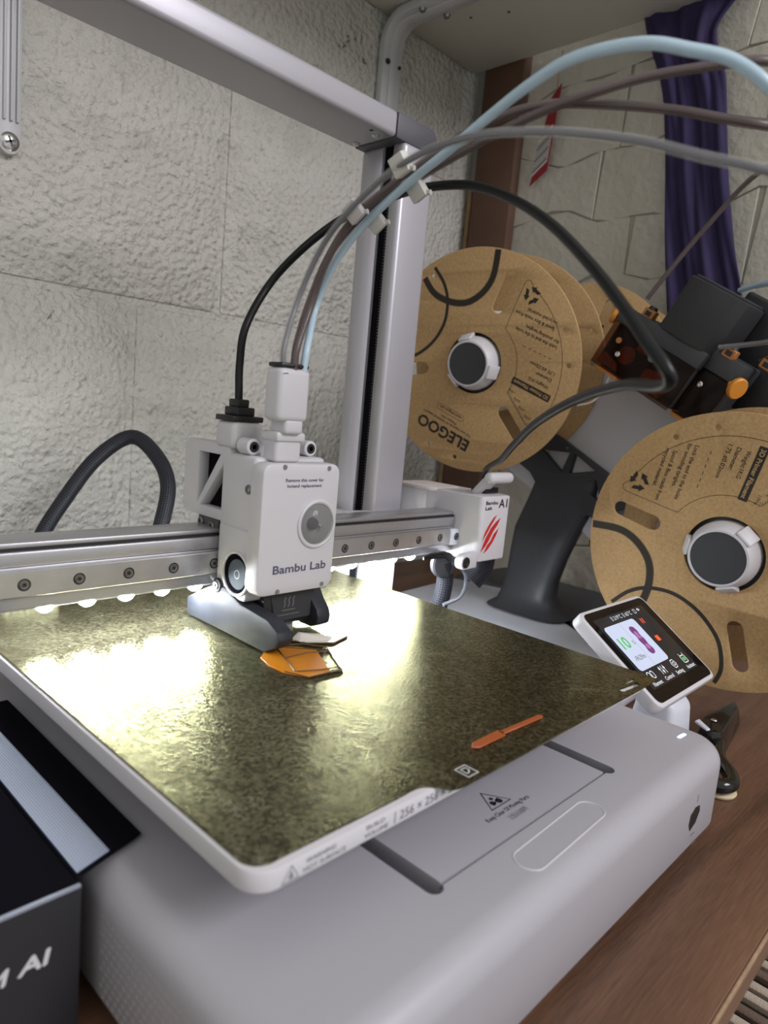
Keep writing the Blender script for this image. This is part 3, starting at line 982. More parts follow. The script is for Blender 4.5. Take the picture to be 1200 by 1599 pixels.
# ---- right column, beam, end cap
col_ = obj('z_column', MB().box(262, 295.5, 219, 262, -32, 314, 3.5, 4), 'alu', pr)
boolean_cut(col_, [MB().box(255, 270, 229.0, 239.5, -20, 330)])
obj('slot_lining', MB().box(264.4, 265, 229.2, 239.3, -19, 313), 'boxblack', col_)
rk = MB()
for i in range(150):
    z = -15 + i * 2.15
    rk.box(262.6, 264.4, 229.2, 231.4, z, z + 1.1)
r_ = obj('rack_teeth', rk, 'charcoal', col_, smooth=False)
r_['kind'] = 'stuff'
beam = obj('cross_beam', MB().box(-60, 254, 219, 262, 313, 330, 3.2, 4), 'alu', pr)
for x, y in ((243, 229), (247, 252)):
    obj('screw', MB().lathe([(0, 0), (2.6, 0), (2.6, 1.0), (1.6, 2.2), (0, 2.3)], (x, y, 313.2), (0, 0, -1), 16), 'chrome', beam)
obj('hole', MB().cyl((236, 226, 313.1), (236, 226, 312.8), 1.5, seg=12), 'black', beam)
cp = [(254.2, 313), (296.5, 313), (297, 320)] + [(297 - 9 + 9 * math.cos(math.radians(t)), 321 + 9 * math.sin(math.radians(t))) for t in range(0, 91, 15)] + [(254.2, 330)]
obj('end_cap', MB().prism([(x, 219.2, z) for x, z in cp], (0, 42.5, 0), 1.2, 2), 'cap', pr)
obj('z_column', MB().box(-39.5, -6, 219, 262, -32, 314, 3.5, 3), 'alu', pr)
# column carriage: pale cover plates by the gantry
zc_ = obj('column_carriage', MB().box(240, 261, 204, 262, 28, 49, 1.5, 2), 'panel', pr)
obj('cover_plate', MB().prism([(238, 221, 49.2), (241, 229, 49.2), (286, 218, 49.2), (284, 206, 49.2), (262, 206, 49.2)], (0, 0, 3.4), 0.8, 2), 'pink', zc_)

# ---- X rail
rail = obj('x_rail', MB().box(-34, 320, 184.6, 205, 24.5, 44.5, 1.0, 2), 'rail', pr)
obj('rail_profile', MB().box(-34, 320, 184.2, 203, 44.4, 51.6, 1.2, 2), 'rail', rail)
obj('belt_groove', MB().box(-34, 320, 185.5, 202, 51.4, 52.7, 0.2, 1), 'black', rail)
obj('rail_lip', MB().box(-34, 320, 186.5, 207, 52.6, 55.4, 1.0, 2), 'rail', rail)
obj('linear_guide', MB().box(-34, 312, 181.8, 184.7, 31.0, 43.6, 0.6, 1), 'steel', rail)
obj('end_block', MB().box(311.5, 324, 180.2, 184.9, 30.3, 42.6, 0.8, 2), 'pale', rail)
x = 3.8
proto = proto2 = None
sx = []
while x > -30: x -= 24.7
while x < 312:
    x += 24.7
    if -30 < x < 306: sx.append(x)
sx.append(318.0)
for x in sx:
    z, y = 36.9, (181.7 if x < 315 else 180.1)
    if proto is None:
        proto = obj('screw', MB().lathe([(0.95, -0.7), (0.95, 0.35), (2.0, 0.45), (2.25, 0.15), (2.25, -0.4)], (x, y, z), (0, -1, 0), 20, close=False), 'screw', rail)
        proto2 = obj('screw_recess', MB().cyl((x, y + 0.02, z), (x, y - 0.06, z), 2.9, seg=20), 'black', rail)
        so = (0.0, WORLD[proto.name].y / S - y)
        so2 = WORLD[proto2.name].y / S - y
    else:
        copy_at(proto, (x, y + so[1], z), rail)
        copy_at(proto2, (x, y + so2, z), rail)
# LED strip under the rail
strip = obj('led_strip', MB().box(-30, 300, 191.5, 203, 21.9, 24.6, 0.3, 1), 'white', rail)
led0 = None
for i in range(14):
    x = 19.0 + i * 20.5
    if led0 is None:
        led0 = obj('led', MB().dome((x, 198, 22.0), (0, 0, -1), 4.6, 4.6, 14, 4), 'led', rail)
        zl = WORLD[led0.name].z / S - ZOFF
    else:
        copy_at(led0, (x, 198, zl), rail)

# ---- tool head
th = obj('tool_head', MB().box(105, 153, 153, 183.5, 24, 99, 2.5, 3), 'white', pr)
low = [(181, 60), (181, 24), (176, 20.5), (154, 21.5), (153, 24), (153, 60)]
obj('fan_housing', MB().prism([(103.6, y, z) for y, z in low], (20, 0, 0), 1.5, 2), 'white', th)
# rear frame with a braced window
F = frame_matrix((104, 0, 0), (0, -1, 0), (0, 0, 1))      # local x = -Y, local y = z, normal = -X... seen from the left
Fl = frame_matrix((105, 0, 0), (0, -1, 0), (0, 0, 1))
outer = rrect(-222, -176, 60.5, 103, 5)
w1 = [(-206.5, 68.5), (-206.5, 96.5), (-186, 96.5)]
w2 = [(-203, 66.5), (-181, 66.5), (-181, 93.5)]
plate2d('brace_frame', [outer, w1, w2], 7, frame_matrix((108.6, 0, 0), (0, -1, 0), (0, 0, 1)), 'white', th, 0.9)
obj('motor_body', MB().box(113, 152, 178, 221, 61, 102.4, 3, 3), 'white', th)
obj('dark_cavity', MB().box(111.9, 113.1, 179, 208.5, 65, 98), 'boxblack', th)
# front cover
cv = rrect(102.2, 154.6, 27, 97, 5, 6)
cv = [(x, z) for x, z in cv]
cut = MB()
Fc = frame_matrix((0, 147.6, 0), XA, ZA)
cover = plate2d('hotend_cover', [rrect(102.2, 154.6, 27, 97, 5.5, 6)], 11.2, Fc, 'white', th, 1.6)
for (x, z, dx) in ((115.5, 95.2, 0), (146, 94.6, 0), (116.0, 29.0, 0), (147, 29.6, 0)):
    obj('cover_notch', MB().lathe([(0, 0), (1.3, 0), (1.3, 0.5), (0, 0.5)], (x, 142.1, z), (0, -1, 0), 12), 'greyink', cover)
text('printed_text', 'Bambu Lab', (112.2, 142, 38.8), XA, ZA, 36.5, 4.4, 'blueink', cover, 0.15, bold=0.16)
text('printed_text', 'Remove this cover for', (129.6, 142, 88.4), XA, ZA, 26, 1.7, 'blueink', cover, 0.15, center=True, bold=0.05)
text('printed_text', 'hotend replacement', (129.6, 142, 85.4), XA, ZA, 23.5, 1.7, 'blueink', cover, 0.15, center=True, bold=0.05)
obj('lens_bezel', MB().torus((139.8, 142.0, 64.2), (0, -1, 0), 12.4, 1.3, 36, 8), 'white', cover)
ls = obj('lens_seat', MB().lathe([(0, 0.3), (11.6, 0.3), (11.6, 0.1), (0, 0.1)], (139.8, 142.1, 64.2), (0, -1, 0), 32), 'lensin', cover)
obj('lens_dome', MB().dome((139.8, 141.7, 64.2), (0, -1, 0), 11.4, 5.5, 32, 8), 'lens', cover)
obj('sensor', MB().cyl((136.2, 141.8, 64.6), (136.2, 139.0, 64.6), 3.6, 3.0, seg=18, bev=0.4), 'black', cover)
obj('sensor_pin', MB().cyl((141.5, 141.8, 62.6), (141.5, 139.4, 62.6), 1.2, seg=12), 'chrome', cover)
# side fan, screws
fo = obj('fan', MB().torus((103.4, 162, 35.6), (-1, 0, 0), 11.6, 1.0, 36, 8), 'white', th)
obj('fan_well', MB().cyl((103.7, 162, 35.6), (103.3, 162, 35.6), 11.2, seg=36), 'boxblack', fo)
obj('fan_hub', MB().cyl((103.6, 160.2, 35.6), (102.7, 160.2, 35.6), 8.2, seg=32, bev=0.3), 'fan', fo)
obj('fan_hub_ring', MB().torus((102.7, 160.2, 35.6), (-1, 0, 0), 2.2, 0.25, 20, 6), 'pale', fo)


def capscrew(name, c, ax, r, parent, m='screw', ring=True):
    s = obj(name, MB().lathe([(0, -0.5), (0.42 * r, -0.5), (0.42 * r, 0.6), (0.85 * r, 0.7), (r, 0.3), (r, -0.6)], c, ax, 20, close=False), m, parent)
    return s


capscrew('side_screw', (104.9, 157.6, 81.5), (-1, 0, 0), 2.6, th, 'screw')
for c in ((108.5, 160, 103.5), (146.0, 158.5, 103.5)):
    bo = obj('screw_boss', MB().cyl((c[0], c[1] + 10, c[2]), c, 4.4, seg=24, bev=0.6), 'white', th)
    obj('boss_screw', MB().lathe([(0, -0.4), (1.3, -0.4), (1.3, 0.3), (2.7, 0.35), (2.9, 0.0)], c, (0, -1, 0), 18), 'black', bo)
obj('cable_guide', MB().tube([(113, 158, 99), (113.5, 157, 105), (118, 156, 107.2), (123, 155, 104), (125, 154, 98)], 1.6, 8, 5), 'white', th)
mt = obj('carriage_bracket', MB().prism([(106.5, y, z) for y, z in ((207, 52.5), (188, 51), (186, 60.6), (207, 60.6))], (5, 0, 0), 1.4, 2), 'cap', th)
for y, z in ((203.5, 56.8), (192.5, 55.8)):
    capscrew('bracket_screw', (106.3, y, z), (-1, 0, 0), 2.7, mt, 'screw')
# tube connector: neck, box, collar
obj('connector_neck', MB().box(112, 129, 146, 160, 97, 111, 2.2, 3), 'white', th)
obj('connector_neck', MB().box(111, 130, 144.5, 159, 108, 113, 1.5, 2), 'white', th)
obj('connector_neck', MB().box(113.5, 125.5, 141.5, 155, 112, 120, 2.0, 3), 'white', th)
obj('tube_connector', MB().box(107.6, 127.6, 140.5, 154, 118.3, 145.4, 3.2, 4), 'white', th)
obj('tube_collar', MB().box(108.6, 126.6, 141.5, 153, 145.4, 147.8, 1.0, 2), 'black', th)
decal('printed_mark', stroke([(109.2, 142.3), (112, 142.6)], 0.5), frame_matrix((0, 140.4, 0), XA, ZA), 'greyink', th, 0.1)
# cable plug
obj('plug_socket', MB().box(103.5, 123.5, 172, 190, 101, 115.5, 3.0, 3), 'white', th)
pg = obj('cable_plug', MB().box(103.3, 123.3, 173, 190, 115.5, 118.6, 0.8, 2), 'black', th)
obj('plug_step', MB().box(107.5, 119, 175.5, 188, 118.5, 123.2, 0.8, 2), 'black', pg)
obj('plug_step', MB().box(109, 116.5, 177.5, 186.5, 123.0, 127.4, 0.8, 2), 'black', pg)
# part cooling ducts and hot end
prof = [(207.6, 11.6), (207.4, 1.2), (172, 1.4), (133, 1.0), (124, 5.5), (120.8, 10), (122.8, 14.2), (132, 18.4), (156, 20.5), (170, 26), (181, 25.5)]
dl = obj('cooling_duct', MB().prism([(102.5, y, z) for y, z in prof], (9.5, 0, 0), 1.0, 2), 'duct', th)
prof2 = [(176, 24), (176, 8), (158, 2.2), (149, 2.4), (143.5, 5), (142.6, 9.5), (144.5, 13.8), (149, 18), (153, 23.5), (160, 26)]
obj('cooling_duct', MB().prism([(147, y, z) for y, z in prof2], (10, 0, 0), 1.3, 2), 'duct', th)
lug = obj('duct_lug', MB().cyl((104.8, 177.6, 25.6), (101.8, 177.6, 25.6), 4.0, seg=22, bev=0.5), 'duct', th)
capscrew('lug_screw', (101.9, 177.6, 25.6), (-1, 0, 0), 2.3, lug, 'screw')
he = obj('hot_end', MB().box(114, 147.5, 150, 176, 6.5, 27, 1.5, 2), 'black', th)
obj('duct_bridge', MB().prism([(x, 149.2, z) for x, z in ((118, 25.5), (147, 25.5), (147, 9), (121, 9))], (0, 2, 0), 0.5, 1), 'charcoal', th)
Fh = frame_matrix((0, 149.1, 0), XA, ZA)
pol = []
for k in range(3):
    pol += stroke([(127 + k * 3, 17.0), (127.9 + k * 3, 18.8), (127.2 + k * 3, 20.6), (128.2 + k * 3, 22.6)], 0.6)
pol += stroke([(126, 15.2), (135, 15.2)], 0.45) + stroke([(123, 12.6), (138, 12.6)], 0.4)
decal('heat_symbol', pol, Fh, 'greyink', th, 0.1)
obj('nozzle', MB().lathe([(0, 0), (0.5, 0), (2.2, 2.2), (3.2, 2.4), (3.2, 6.8), (0, 6.8)], (131, 150, 0.5), (0, 0, 1), 14), 'steel', th)

# ---- gantry end housing with the wiper lever
eh = obj('gantry_end_housing', MB().prism([(x, y, 20.3) for x, y in rrect(320, 357.5, 160, 222, 4.2, 5)], (0, 0, 50.5), 1.4, 3), 'white', pr)
obj('belt_housing', MB().prism([(x, y, 40) for x, y in rrect(316, 352, 214, 246, 9, 6)], (0, 0, 28.5), 1.2, 2), 'white', eh)
obj('ribbed_cap', MB().prism([(x, y, 68.4) for x, y in rrect(315, 353, 205, 247, 8, 6)], (0, 0, 3.0), 0.9, 2), 'pink', eh)
text('printed_text', 'Bambu', (323.8, 160, 64.6), XA, ZA, 15.5, 2.6, 'ink', eh, 0.1, bold=0.16)
text('printed_text', 'Lab', (323.8, 160, 60.6), XA, ZA, 8.2, 2.6, 'ink', eh, 0.1, bold=0.16)
text('printed_text', 'A1', (341.0, 160, 61.8), XA, ZA, 11.0, 6.6, 'ink', eh, 0.1, bold=0.22)
Fa = frame_matrix((0, 160, 0), XA, ZA)
claws = [[(323.6, 36.0), (326.5, 43.5), (331, 49.5), (335.5, 54.0), (340.0, 56.4), (336.8, 52.0), (332.2, 46.6), (328, 41.0)],
         [(323.0, 27.8), (327.5, 38), (333.5, 46.0), (339, 50.5), (345.4, 54.0), (342.2, 48.5), (337, 43.2), (332.5, 36.4), (328.5, 32)],
         [(327.0, 26.5), (331.0, 33), (335, 36.2), (338, 41.2), (344.4, 45.8), (342, 40.6), (337.8, 34.6), (332.5, 29.5)]]
decal('claw_mark_print', claws, Fa, 'red', eh, 0.12)
obj('guide_lug', MB().prism([(x, 160.5, z) for x, z in [(321, 28)] + arc(307.5, 21.5, 5.8, 75, 285, 12) + [(321, 16.5)]], (0, 7, 0), 0.8, 2), 'white', eh)
lg = obj('lug_screw', MB().lathe([(0, 0), (4.2, 0), (4.2, 0.5), (2.4, 0.9), (1.4, 0.3), (0, 0.3)], (307, 160.4, 21.5), (0, -1, 0), 22), 'black', eh)
lv = obj('wiper_lever', MB().prism([(330, 176, 70), (346, 176, 70), (346, 163.5, 84), (330, 163.5, 84)], (0, 5, 1.5), 1.2, 2), 'white', eh)
obj('lever_bar', MB().box(321.5, 352.5, 155.5, 164.5, 80.8, 89.2, 3.8, 5), 'white', eh)
obj('lever_pivot', MB().box(338, 356, 172, 186, 70.6, 75.5, 0.8, 2), 'black', eh)
# fabric clamp and braided bundle below it
obj('cable_clamp', MB().lathe([(0, 0), (9, 0), (10.2, 1.2), (10.2, 5.0), (9, 6), (0, 6)], (305, 182, 16), (-0.35, -0.90, 0.1), 26), 'charcoal', eh)
obj('hanging_sleeve', MB().tube([(352, 176, 20), (352, 178, 8), (346, 182, -2)], 9.5, 16, 6), 'braid', eh)
obj('braided_bundle', MB().tube([(307, 181, 18), (309, 180, 6), (308, 180, -8), (304, 182, -28)], 6.5, 14, 6), 'braid', eh)
obj('thin_wire', MB().tube([(308, 176, 18), (318, 170, 12), (320, 168, 2), (314, 168, -8), (300, 172, -13)], 1.5, 8, 6), 'weed', eh)
for k, dz in enumerate((0, 1.6, 3.0)):
    obj('thin_wire', MB().tube([(276, 176, 24 + dz * 0.3), (290, 174, 24 + dz), (300, 172, 23.5 + dz), (306, 174, 19 + dz)], 0.8, 6, 6), 'rubber', eh)
obj('ribbed_clip', MB().box(21, 52, 264, 268, -1, 6, 0.5, 1), 'white', pr)
rb = MB()
for i in range(8):
    rb.box(22.5 + i * 3.6, 24.5 + i * 3.6, 262.6, 264.2, -0.5, 5.5)
k = obj('clip_ribs', rb, 'white', pr, smooth=False); k['kind'] = 'stuff'

# ---- touch screen on its arm
so_ = Vector((283.6, 55.4, 15.1))
ex, dn = Vector((1, 0, 0.0)), Vector((0, -0.824, -0.566))
SW, SH = 92.0, 72.2
Fsn = frame_matrix(so_ + dn * SH, ex, -dn)                # local x across, y up, normal outwards
nrm = Fsn.to_3x3() @ Vector((0, 0, 1))
Fbody = Fsn.copy(); Fbody.translation = Fsn.translation - nrm * 4.6
scr = plate2d('touch_screen', [rrect(0, SW, 0, SH, 6.5, 8)], 8.6, Fbody, 'white', pr, 1.4)
obj('screen_arm', MB().hull8([(322, 0, -72), (364, 2, -72), (364, 30, -66), (322, 32, -66)], [(322, 2, -38), (356, 2, -42), (356, 24, -24), (322, 24, -18)], 5, 3), 'pale', scr)
obj('arm_foot', MB().hull8([(262, 18, -80), (354, 2, -80), (354, 36, -80), (262, 60, -80)], [(262, 20, -66), (350, 5, -64), (350, 33, -64), (262, 56, -66)], 4, 3), 'pale', scr)


def on_screen(name, loops_or_polys, m, lift):
    return decal(name, loops_or_polys, Fsn, m, scr, lift)


on_screen('screen_glass', [rrect(3.0, SW - 3.0, 2.6, SH - 2.6, 4.5, 8)], 'glassblack', 0.02)
on_screen('display_area', [[(9, 11), (80, 11), (80, 64), (9, 64)]], 'scr_dark', 0.06)
on_screen('progress_card', [rrect(12, 55, 23.5, 57.0, 3, 5)], 'scr_white', 0.14)
on_screen('card_line', stroke([(33.6, 24), (33.6, 56.6)], 0.25), 'scr_grey', 0.18)
blob = spl2([(44.0, 33.2), (47.4, 34.0), (48.6, 36.6), (47.6, 40), (48.4, 44), (47.6, 48), (48.4, 51.2), (47.2, 54.4), (44.2, 55.2), (41.2, 54.2), (40.4, 51.2), (41.4, 47.6), (40.6, 44), (41.6, 40), (40.6, 36.4), (42, 33.8), (44.0, 33.2)], 4)
on_screen('model_preview', [[(x - 1.5, y - 3.0) for x, y in blob[:-1]]], 'scr_purple', 0.18)
on_screen('model_preview', [circle(42.6, 46.0, 2.3, 12), circle(43.2, 36.0, 2.2, 12), [(40.0, 43.0), (45, 42.2), (46.0, 44.0), (41.0, 44.4)]], 'scr_mauve', 0.22)


def stext(s, x, y, w, h, m, bold=0.0):
    return text('screen_text', s, Fsn @ Vector((x, y, 0)), ex, -dn, w, h, m, scr, 0.22, bold=bold)


stext('10', 16.0, 39.5, 10, 8.2, 'scr_green', 0.25)
stext('%', 30.0, 40.2, 2.6, 3.0, 'scr_grey', 0.05)
stext('-9h29m', 17.0, 30.0, 14, 3.4, 'scr_grey', 0.08)
stext('219\u00b0C', 33, 59.6, 11, 2.9, 'scr_text')
stext('65\u00b0C', 50, 59.6, 9, 2.9, 'scr_text')
on_screen('status_icons', stroke([(30.0, 59.6), (31.2, 59.6), (31.2, 62.6), (30, 62.6)], 0.4, True) + stroke([(46.6, 59.6), (47.8, 59.6), (47.8, 62.6), (46.6, 62.6)], 0.4, True) +
          stroke([(63, 59.6), (65.5, 59.6), (65.5, 62.6), (63, 62.6)], 0.5, True) + stroke(arc(70.4, 60.4, 1.9, 20, 160, 8), 0.6) + stroke(arc(70.4, 60.2, 0.9, 20, 160, 6), 0.6), 'scr_text', 0.2)
on_screen('pause_icon', [[(61.5, 51), (62.6, 51), (62.6, 55), (61.5, 55)], [(64.2, 51), (65.3, 51), (65.3, 55), (64.2, 55)]], 'scr_red', 0.2)
on_screen('stop_icon', [rrect(60.6, 65.4, 36.2, 40.4, 0.5, 2)], 'scr_red', 0.2)
for i, s in enumerate(('Filament', 'Control', 'Setting', 'Assistant')):
    x = 13.0 + i * 17.5
    stext(s, x, 12.2, 12 if i != 2 else 10.5, 2.6, 'scr_text', 0.06)
cx = 19
on_screen('app_icons', stroke(rrect(cx - 4, cx - 0.6, 16.8, 21.6, 1.4, 4), 0.7, True) + stroke(rrect(cx + 0.6, cx + 4, 16.8, 21.6, 1.4, 4), 0.7, True) + stroke([(cx - 0.6, 19), (cx + 0.6, 19)], 0.6), 'scr_text', 0.2)
cx = 36
on_screen('app_icons', sum([stroke([(cx + d, 16.2), (cx + d, 22)], 0.6) for d in (-3, 0, 3)], []) + [circle(cx - 3, 20.4, 1.1, 8), circle(cx, 18, 1.1, 8), circle(cx + 3, 20.0, 1.1, 8)], 'scr_text', 0.2)
cx = 54
on_screen('app_icons', stroke(circle(cx, 19.2, 3.2, 6), 0.7, True) + stroke(circle(cx, 19.2, 1.3, 10), 0.6, True), 'scr_text', 0.2)
cx = 71
on_screen('app_icons', stroke(rrect(cx - 3.2, cx + 3.2, 16.4, 21.6, 1.2, 4), 0.7, True) + stroke([(cx - 2.4, 21.8), (cx - 3, 23.4)], 0.6) + stroke([(cx + 2.4, 21.8), (cx + 3, 23.4)], 0.6), 'scr_text', 0.2)
on_screen('app_icons', [rrect(cx - 1.8, cx + 1.8, 17.6, 20.4, 0.6, 3)], 'scr_green', 0.2)

# ================================================================== build plate (lifts off)
outl = [(6, -0.3), (62, -0.3)] + spl2([(62, -0.3), (68, 0.0), (72.5, -0.8), (76.3, -3.8), (79, -7.6), (83, -9.6), (90, -9.9)], 4)[1:] + [(120, -9.9), (246, -9.0), (255, -8.4), (257.6, -5.5), (257.6, 4)]
outl += [(258, 255)] + arc(251, 255, 7, 0, 90, 6) + arc(7, 255, 7, 90, 180, 6) + arc(7, 6.7, 7, 180, 270, 8)[:-1]
hole = [(223.6, -0.4), (246.3, -0.2), (243.5, -2.2)]
hole2 = [(222.6, -2.2), (241.8, -4.0), (239.7, -6.8), (223.0, -5.6)]
bp_ = plate2d('build_plate', [outl, hole, hole2], 0.9, frame_matrix((0, 0, -0.15), XA, YA), 'plate', None, 0.0)
tag(bp_, 'gold-black textured build plate lying on the white heated bed', 'build plate')
decal('corner_icon', stroke([(90.6, -0.8), (96.6, -0.8), (96.5, 5.6), (90.6, 5.6)], 0.7, True) +
      stroke([(92.2, 1.0), (92.2, 4.2), (95, 4.2), (95, 2.4), (93.4, 1.2)], 0.6, True), frame_matrix((0, -6.6, 0), XA, YA), 'whiteink', bp_, 0.36)

# prints and leftovers on the plate
PZ = 0.34
po = thing('orange_print', 'flat translucent orange printed layer lying on the build plate', 'print', (112, 118, PZ))
obj('orange_layer', MB().prism([(x, y, PZ) for x, y in ((97.5, 128.6), (105, 135), (113.5, 137.6), (123, 131), (129, 122), (121.5, 108), (114.8, 94.6), (101, 95.6), (95, 107), (94.6, 118))], (0, 0, 0.5), 0.15, 1), 'print_orange', po)
for L in ([(113.5, 137.6), (128, 132.6), (136.4, 122), (122, 94), (101, 95.4), (96, 107)], [(113.5, 137), (107, 121), (100.5, 105)], [(107, 121), (121, 121), (133, 117)],
          [(101, 104), (113, 99), (122, 97.5)], [(117, 133), (131, 120), (133.5, 121)]):
    obj('extruded_line', MB().tube([(x, y, PZ + 0.55) for x, y in L], 0.42, 6, smooth=False), 'print_line', po)
pc = thing('clear_print', 'clear print with a ribbed wall growing under the tool head nozzle', 'print', (142, 133, PZ))
obj('clear_layer', MB().prism([(x, y, PZ) for x, y in ((125, 142), (131, 132.5), (144, 125.5), (158, 129.5), (155, 136), (140, 141))], (0, 0, 0.9), 0.2, 1), 'print_clear', pc)
obj('ribbed_wall', MB().hull8([(127, 141, PZ + 0.9), (128, 134.5, PZ + 0.9), (144, 128, PZ + 0.9), (152, 133, PZ + 0.9)], [(130.5, 140, 5.0), (131, 138, 5.0), (141, 131, 3.0), (148, 133, 2.4)], 0.3, 1), 'print_clear', pc)
obj('extruded_line', MB().tube([(x, y, PZ + 0.5) for x, y in ((125, 142), (131, 132), (144, 124.8), (158, 129))], 0.45, 6, smooth=False), 'print_line', pc)
pu = thing('purge_line', 'thin rust orange purge strip on the front of the build plate', 'purge line', (135, 5, PZ))
obj('wide_strip', MB().prism([(x, y, PZ) for x, y in ((109.2, 5.4), (112, 3.2), (130, 3.0), (131.5, 5.0), (130.6, 7.8), (113, 7.6))], (0, 0, 0.7), 0.2, 1), 'purge', pu)
obj('narrow_strip', MB().prism([(x, y, PZ) for x, y in ((130, 4.2), (159, 2.8), (161, 4.2), (159, 5.6), (130, 6.8))], (0, 0, 0.7), 0.2, 1), 'purge', pu)

# ================================================================== tubes, cables, clips
P_gray = [(113, 146.5, 140), (113.5, 147, 148), (114.5, 148, 157), (124, 152, 180), (126, 140, 204), (125, 122, 219), (126, 99, 233), (120, 71, 237), (116, 42, 237), (118, 19, 235), (121, 0, 232), (124, -24, 226), (125, -45, 218), (127, -65, 211), (148, -84, 205), (215, -91, 199), (310, -76, 188), (392, -28, 200), (436, 21, 199), (446, 52, 197)]
P_blue = [(123.5, 143, 140), (124, 143, 148), (126, 144, 158), (138, 154, 179), (137, 142, 199), (138, 122, 218), (139, 95, 234), (132, 67, 241), (123, 41, 246), (113, 15, 249), (107, -5, 250), (108, -27, 249), (114, -41, 246), (122, -52, 243), (133, -62, 235), (172, -68, 227), (273, -57, 229), (388, -16, 236), (458, 30, 245), (488, 58, 246)]
P_brA = [(122.4, 149.5, 140), (122.8, 149.5, 148), (124, 150, 159), (139, 160, 184), (139, 145, 208), (141, 121, 226), (145, 97, 237), (148, 81, 244), (152, 56, 253), (156, 38, 259), (160, 20, 263), (170, 3, 269), (182, -17, 273), (196, -36, 276), (238, -53, 282), (314, -61, 280), (409, -49, 255), (458, -14, 225), (470, 16, 199), (474, 30, 190)]
P_brB = [(117.6, 143.2, 140), (118, 143.5, 148), (119.5, 144, 157), (129.5, 147, 180), (129, 138, 199), (131, 125, 217), (136, 108, 231), (141, 90, 242), (146, 73, 252), (153, 55, 260), (160, 37, 263), (170, 16, 262), (183, -6, 260), (192, -24, 256), (202, -38, 254), (251, -56, 262), (339, -57, 282), (419, -19, 310), (451, 40, 324), (459, 82, 287), (456, 118, 236)]
for nm, P, tm, fm, lb_ in (('filament_tube', P_gray, 'tube_clear', 'fil_grey', 'clear tube with slate grey core, lowest arc of the four over the printer'),
                           ('filament_tube', P_blue, 'tube_blue', 'fil_blue', 'milky pale blue tube, highest arc of the four over the printer'),
                           ('filament_tube', P_brA, 'tube_brown', 'fil_brown', 'taupe tube rising to the frame edge just under the pale blue tube'),
                           ('filament_tube', P_brB, 'tube_brown', 'fil_brown', 'taupe tube bending down between the other taupe tube and the clear one')):
    o = obj(nm, MB().tube(P, 2.0, 12, 8), tm)
    tag(o, lb_, 'tube', 'filament tubes from the tool head')
    obj('filament', MB().tube(P, 1.28, 8, 8), fm, o)
P_cab = [(112.5, 182, 124), (112.5, 182.5, 131), (113, 184, 146), (114, 182, 166), (130, 185, 191), (136, 167, 209), (144, 147, 224), (151, 127, 232), (154, 109, 236), (157, 91, 237), (157, 71, 234), (150, 44, 223), (138, 16, 207), (124, -10, 188), (114, -29, 172), (108.5, -42, 159), (106.5, -50, 151), (109.5, -51.5, 146.4), (117, -44, 145), (135, -24, 146), (165, 10, 141), (197, 47, 130), (232, 82, 116), (280, 122, 103), (330, 168, 90), (348, 181, 74)]
tag(obj('signal_cable', MB().tube(P_cab, 2.15, 12, 8), 'rubber'), 'thick black cable looping from the tool head to the gantry end housing', 'cable')
P_loop = [(93, 424, -78), (96, 430, -39), (105, 436, -2), (125, 437, 32), (149, 434, 66), (172, 420, 86), (181, 393, 73), (179, 369, 51), (165, 354, 18), (154, 345, -10), (148, 338, -50), (146, 334, -78)]
tag(obj('braided_cable', MB().tube(P_loop, 6.2, 14, 8), 'braid'), 'black braided cable sleeve arching up behind the gantry rail', 'cable')
tag(obj('grey_wire', MB().tube([(200, 262, -28), (203, 250, 2), (206, 234, 9), (212, 225, 4), (216, 215, -28)], 2.2, 8, 8), 'weed'), 'small pale wire loop beside the foot of the column', 'wire')
# fix-up clips on the bundle
for i, (P, k, m_, lb_) in enumerate((((P_brA, P_gray), 6.45, 'clip', 'upper white clip on the tube bundle, nearest the column end cap'),
                                     ((P_blue, P_brB), 6.2, 'clip', 'white clip on the underside of the bundle where the black cable leaves'),
                                     ((P_gray, P_brB), 5.2, 'clip2', 'lilac grey clip on the bundle in front of the column slot'),
                                     ((P_blue, P_brA), 5.35, 'clip', 'lowest white clip on the underside of the tube bundle'))):
    pass
CLIPS = [((655, 270), 0, (125, 88, 236.5), (-0.05, -0.93, 0.34), 'clip', 'upper white clip on the tube bundle nearest the column end cap'),
         ((660, 293), 0, (146, 96, 232.5), (-0.05, -0.90, 0.42), 'clip', 'white clip under the bundle where the black cable emerges'),
         ((580, 318), 0, (128, 119, 221), (0.02, -0.82, 0.57), 'clip2', 'lilac grey clip on the bundle in front of the dark column slot'),
         ((600, 340), 0, (143, 119, 220), (0.02, -0.82, 0.57), 'clip', 'lowest white clip, under the blue tube beside the lilac clip')]
for (_, _, c, t, m_, lb_) in CLIPS:
    t = Vector(t).normalized()
    s = Vector((0.75, 0.45, 0.2)); s = (s - t * s.dot(t)).normalized()
    u = t.cross(s)
    c = Vector(c)
    ct = thing('tube_clip', lb_, 'clip', c - u * 4, 'clips on the tube bundle')
    hx, hy, hz = t * 4.2, s * 2.4, u * 4.4
    obj('clip_body', MB().hull8([c - hx - hy - hz, c + hx - hy - hz, c + hx + hy - hz, c - hx + hy - hz], [c - hx - hy + hz, c + hx - hy + hz, c + hx + hy + hz, c - hx + hy + hz], 0.5, 2), m_, ct)
    obj('clip_hook', MB().cyl(c + hx * 0.9 - u * 3.6, c + hx * 1.35 - u * 4.6, 1.2, seg=10), m_, ct)

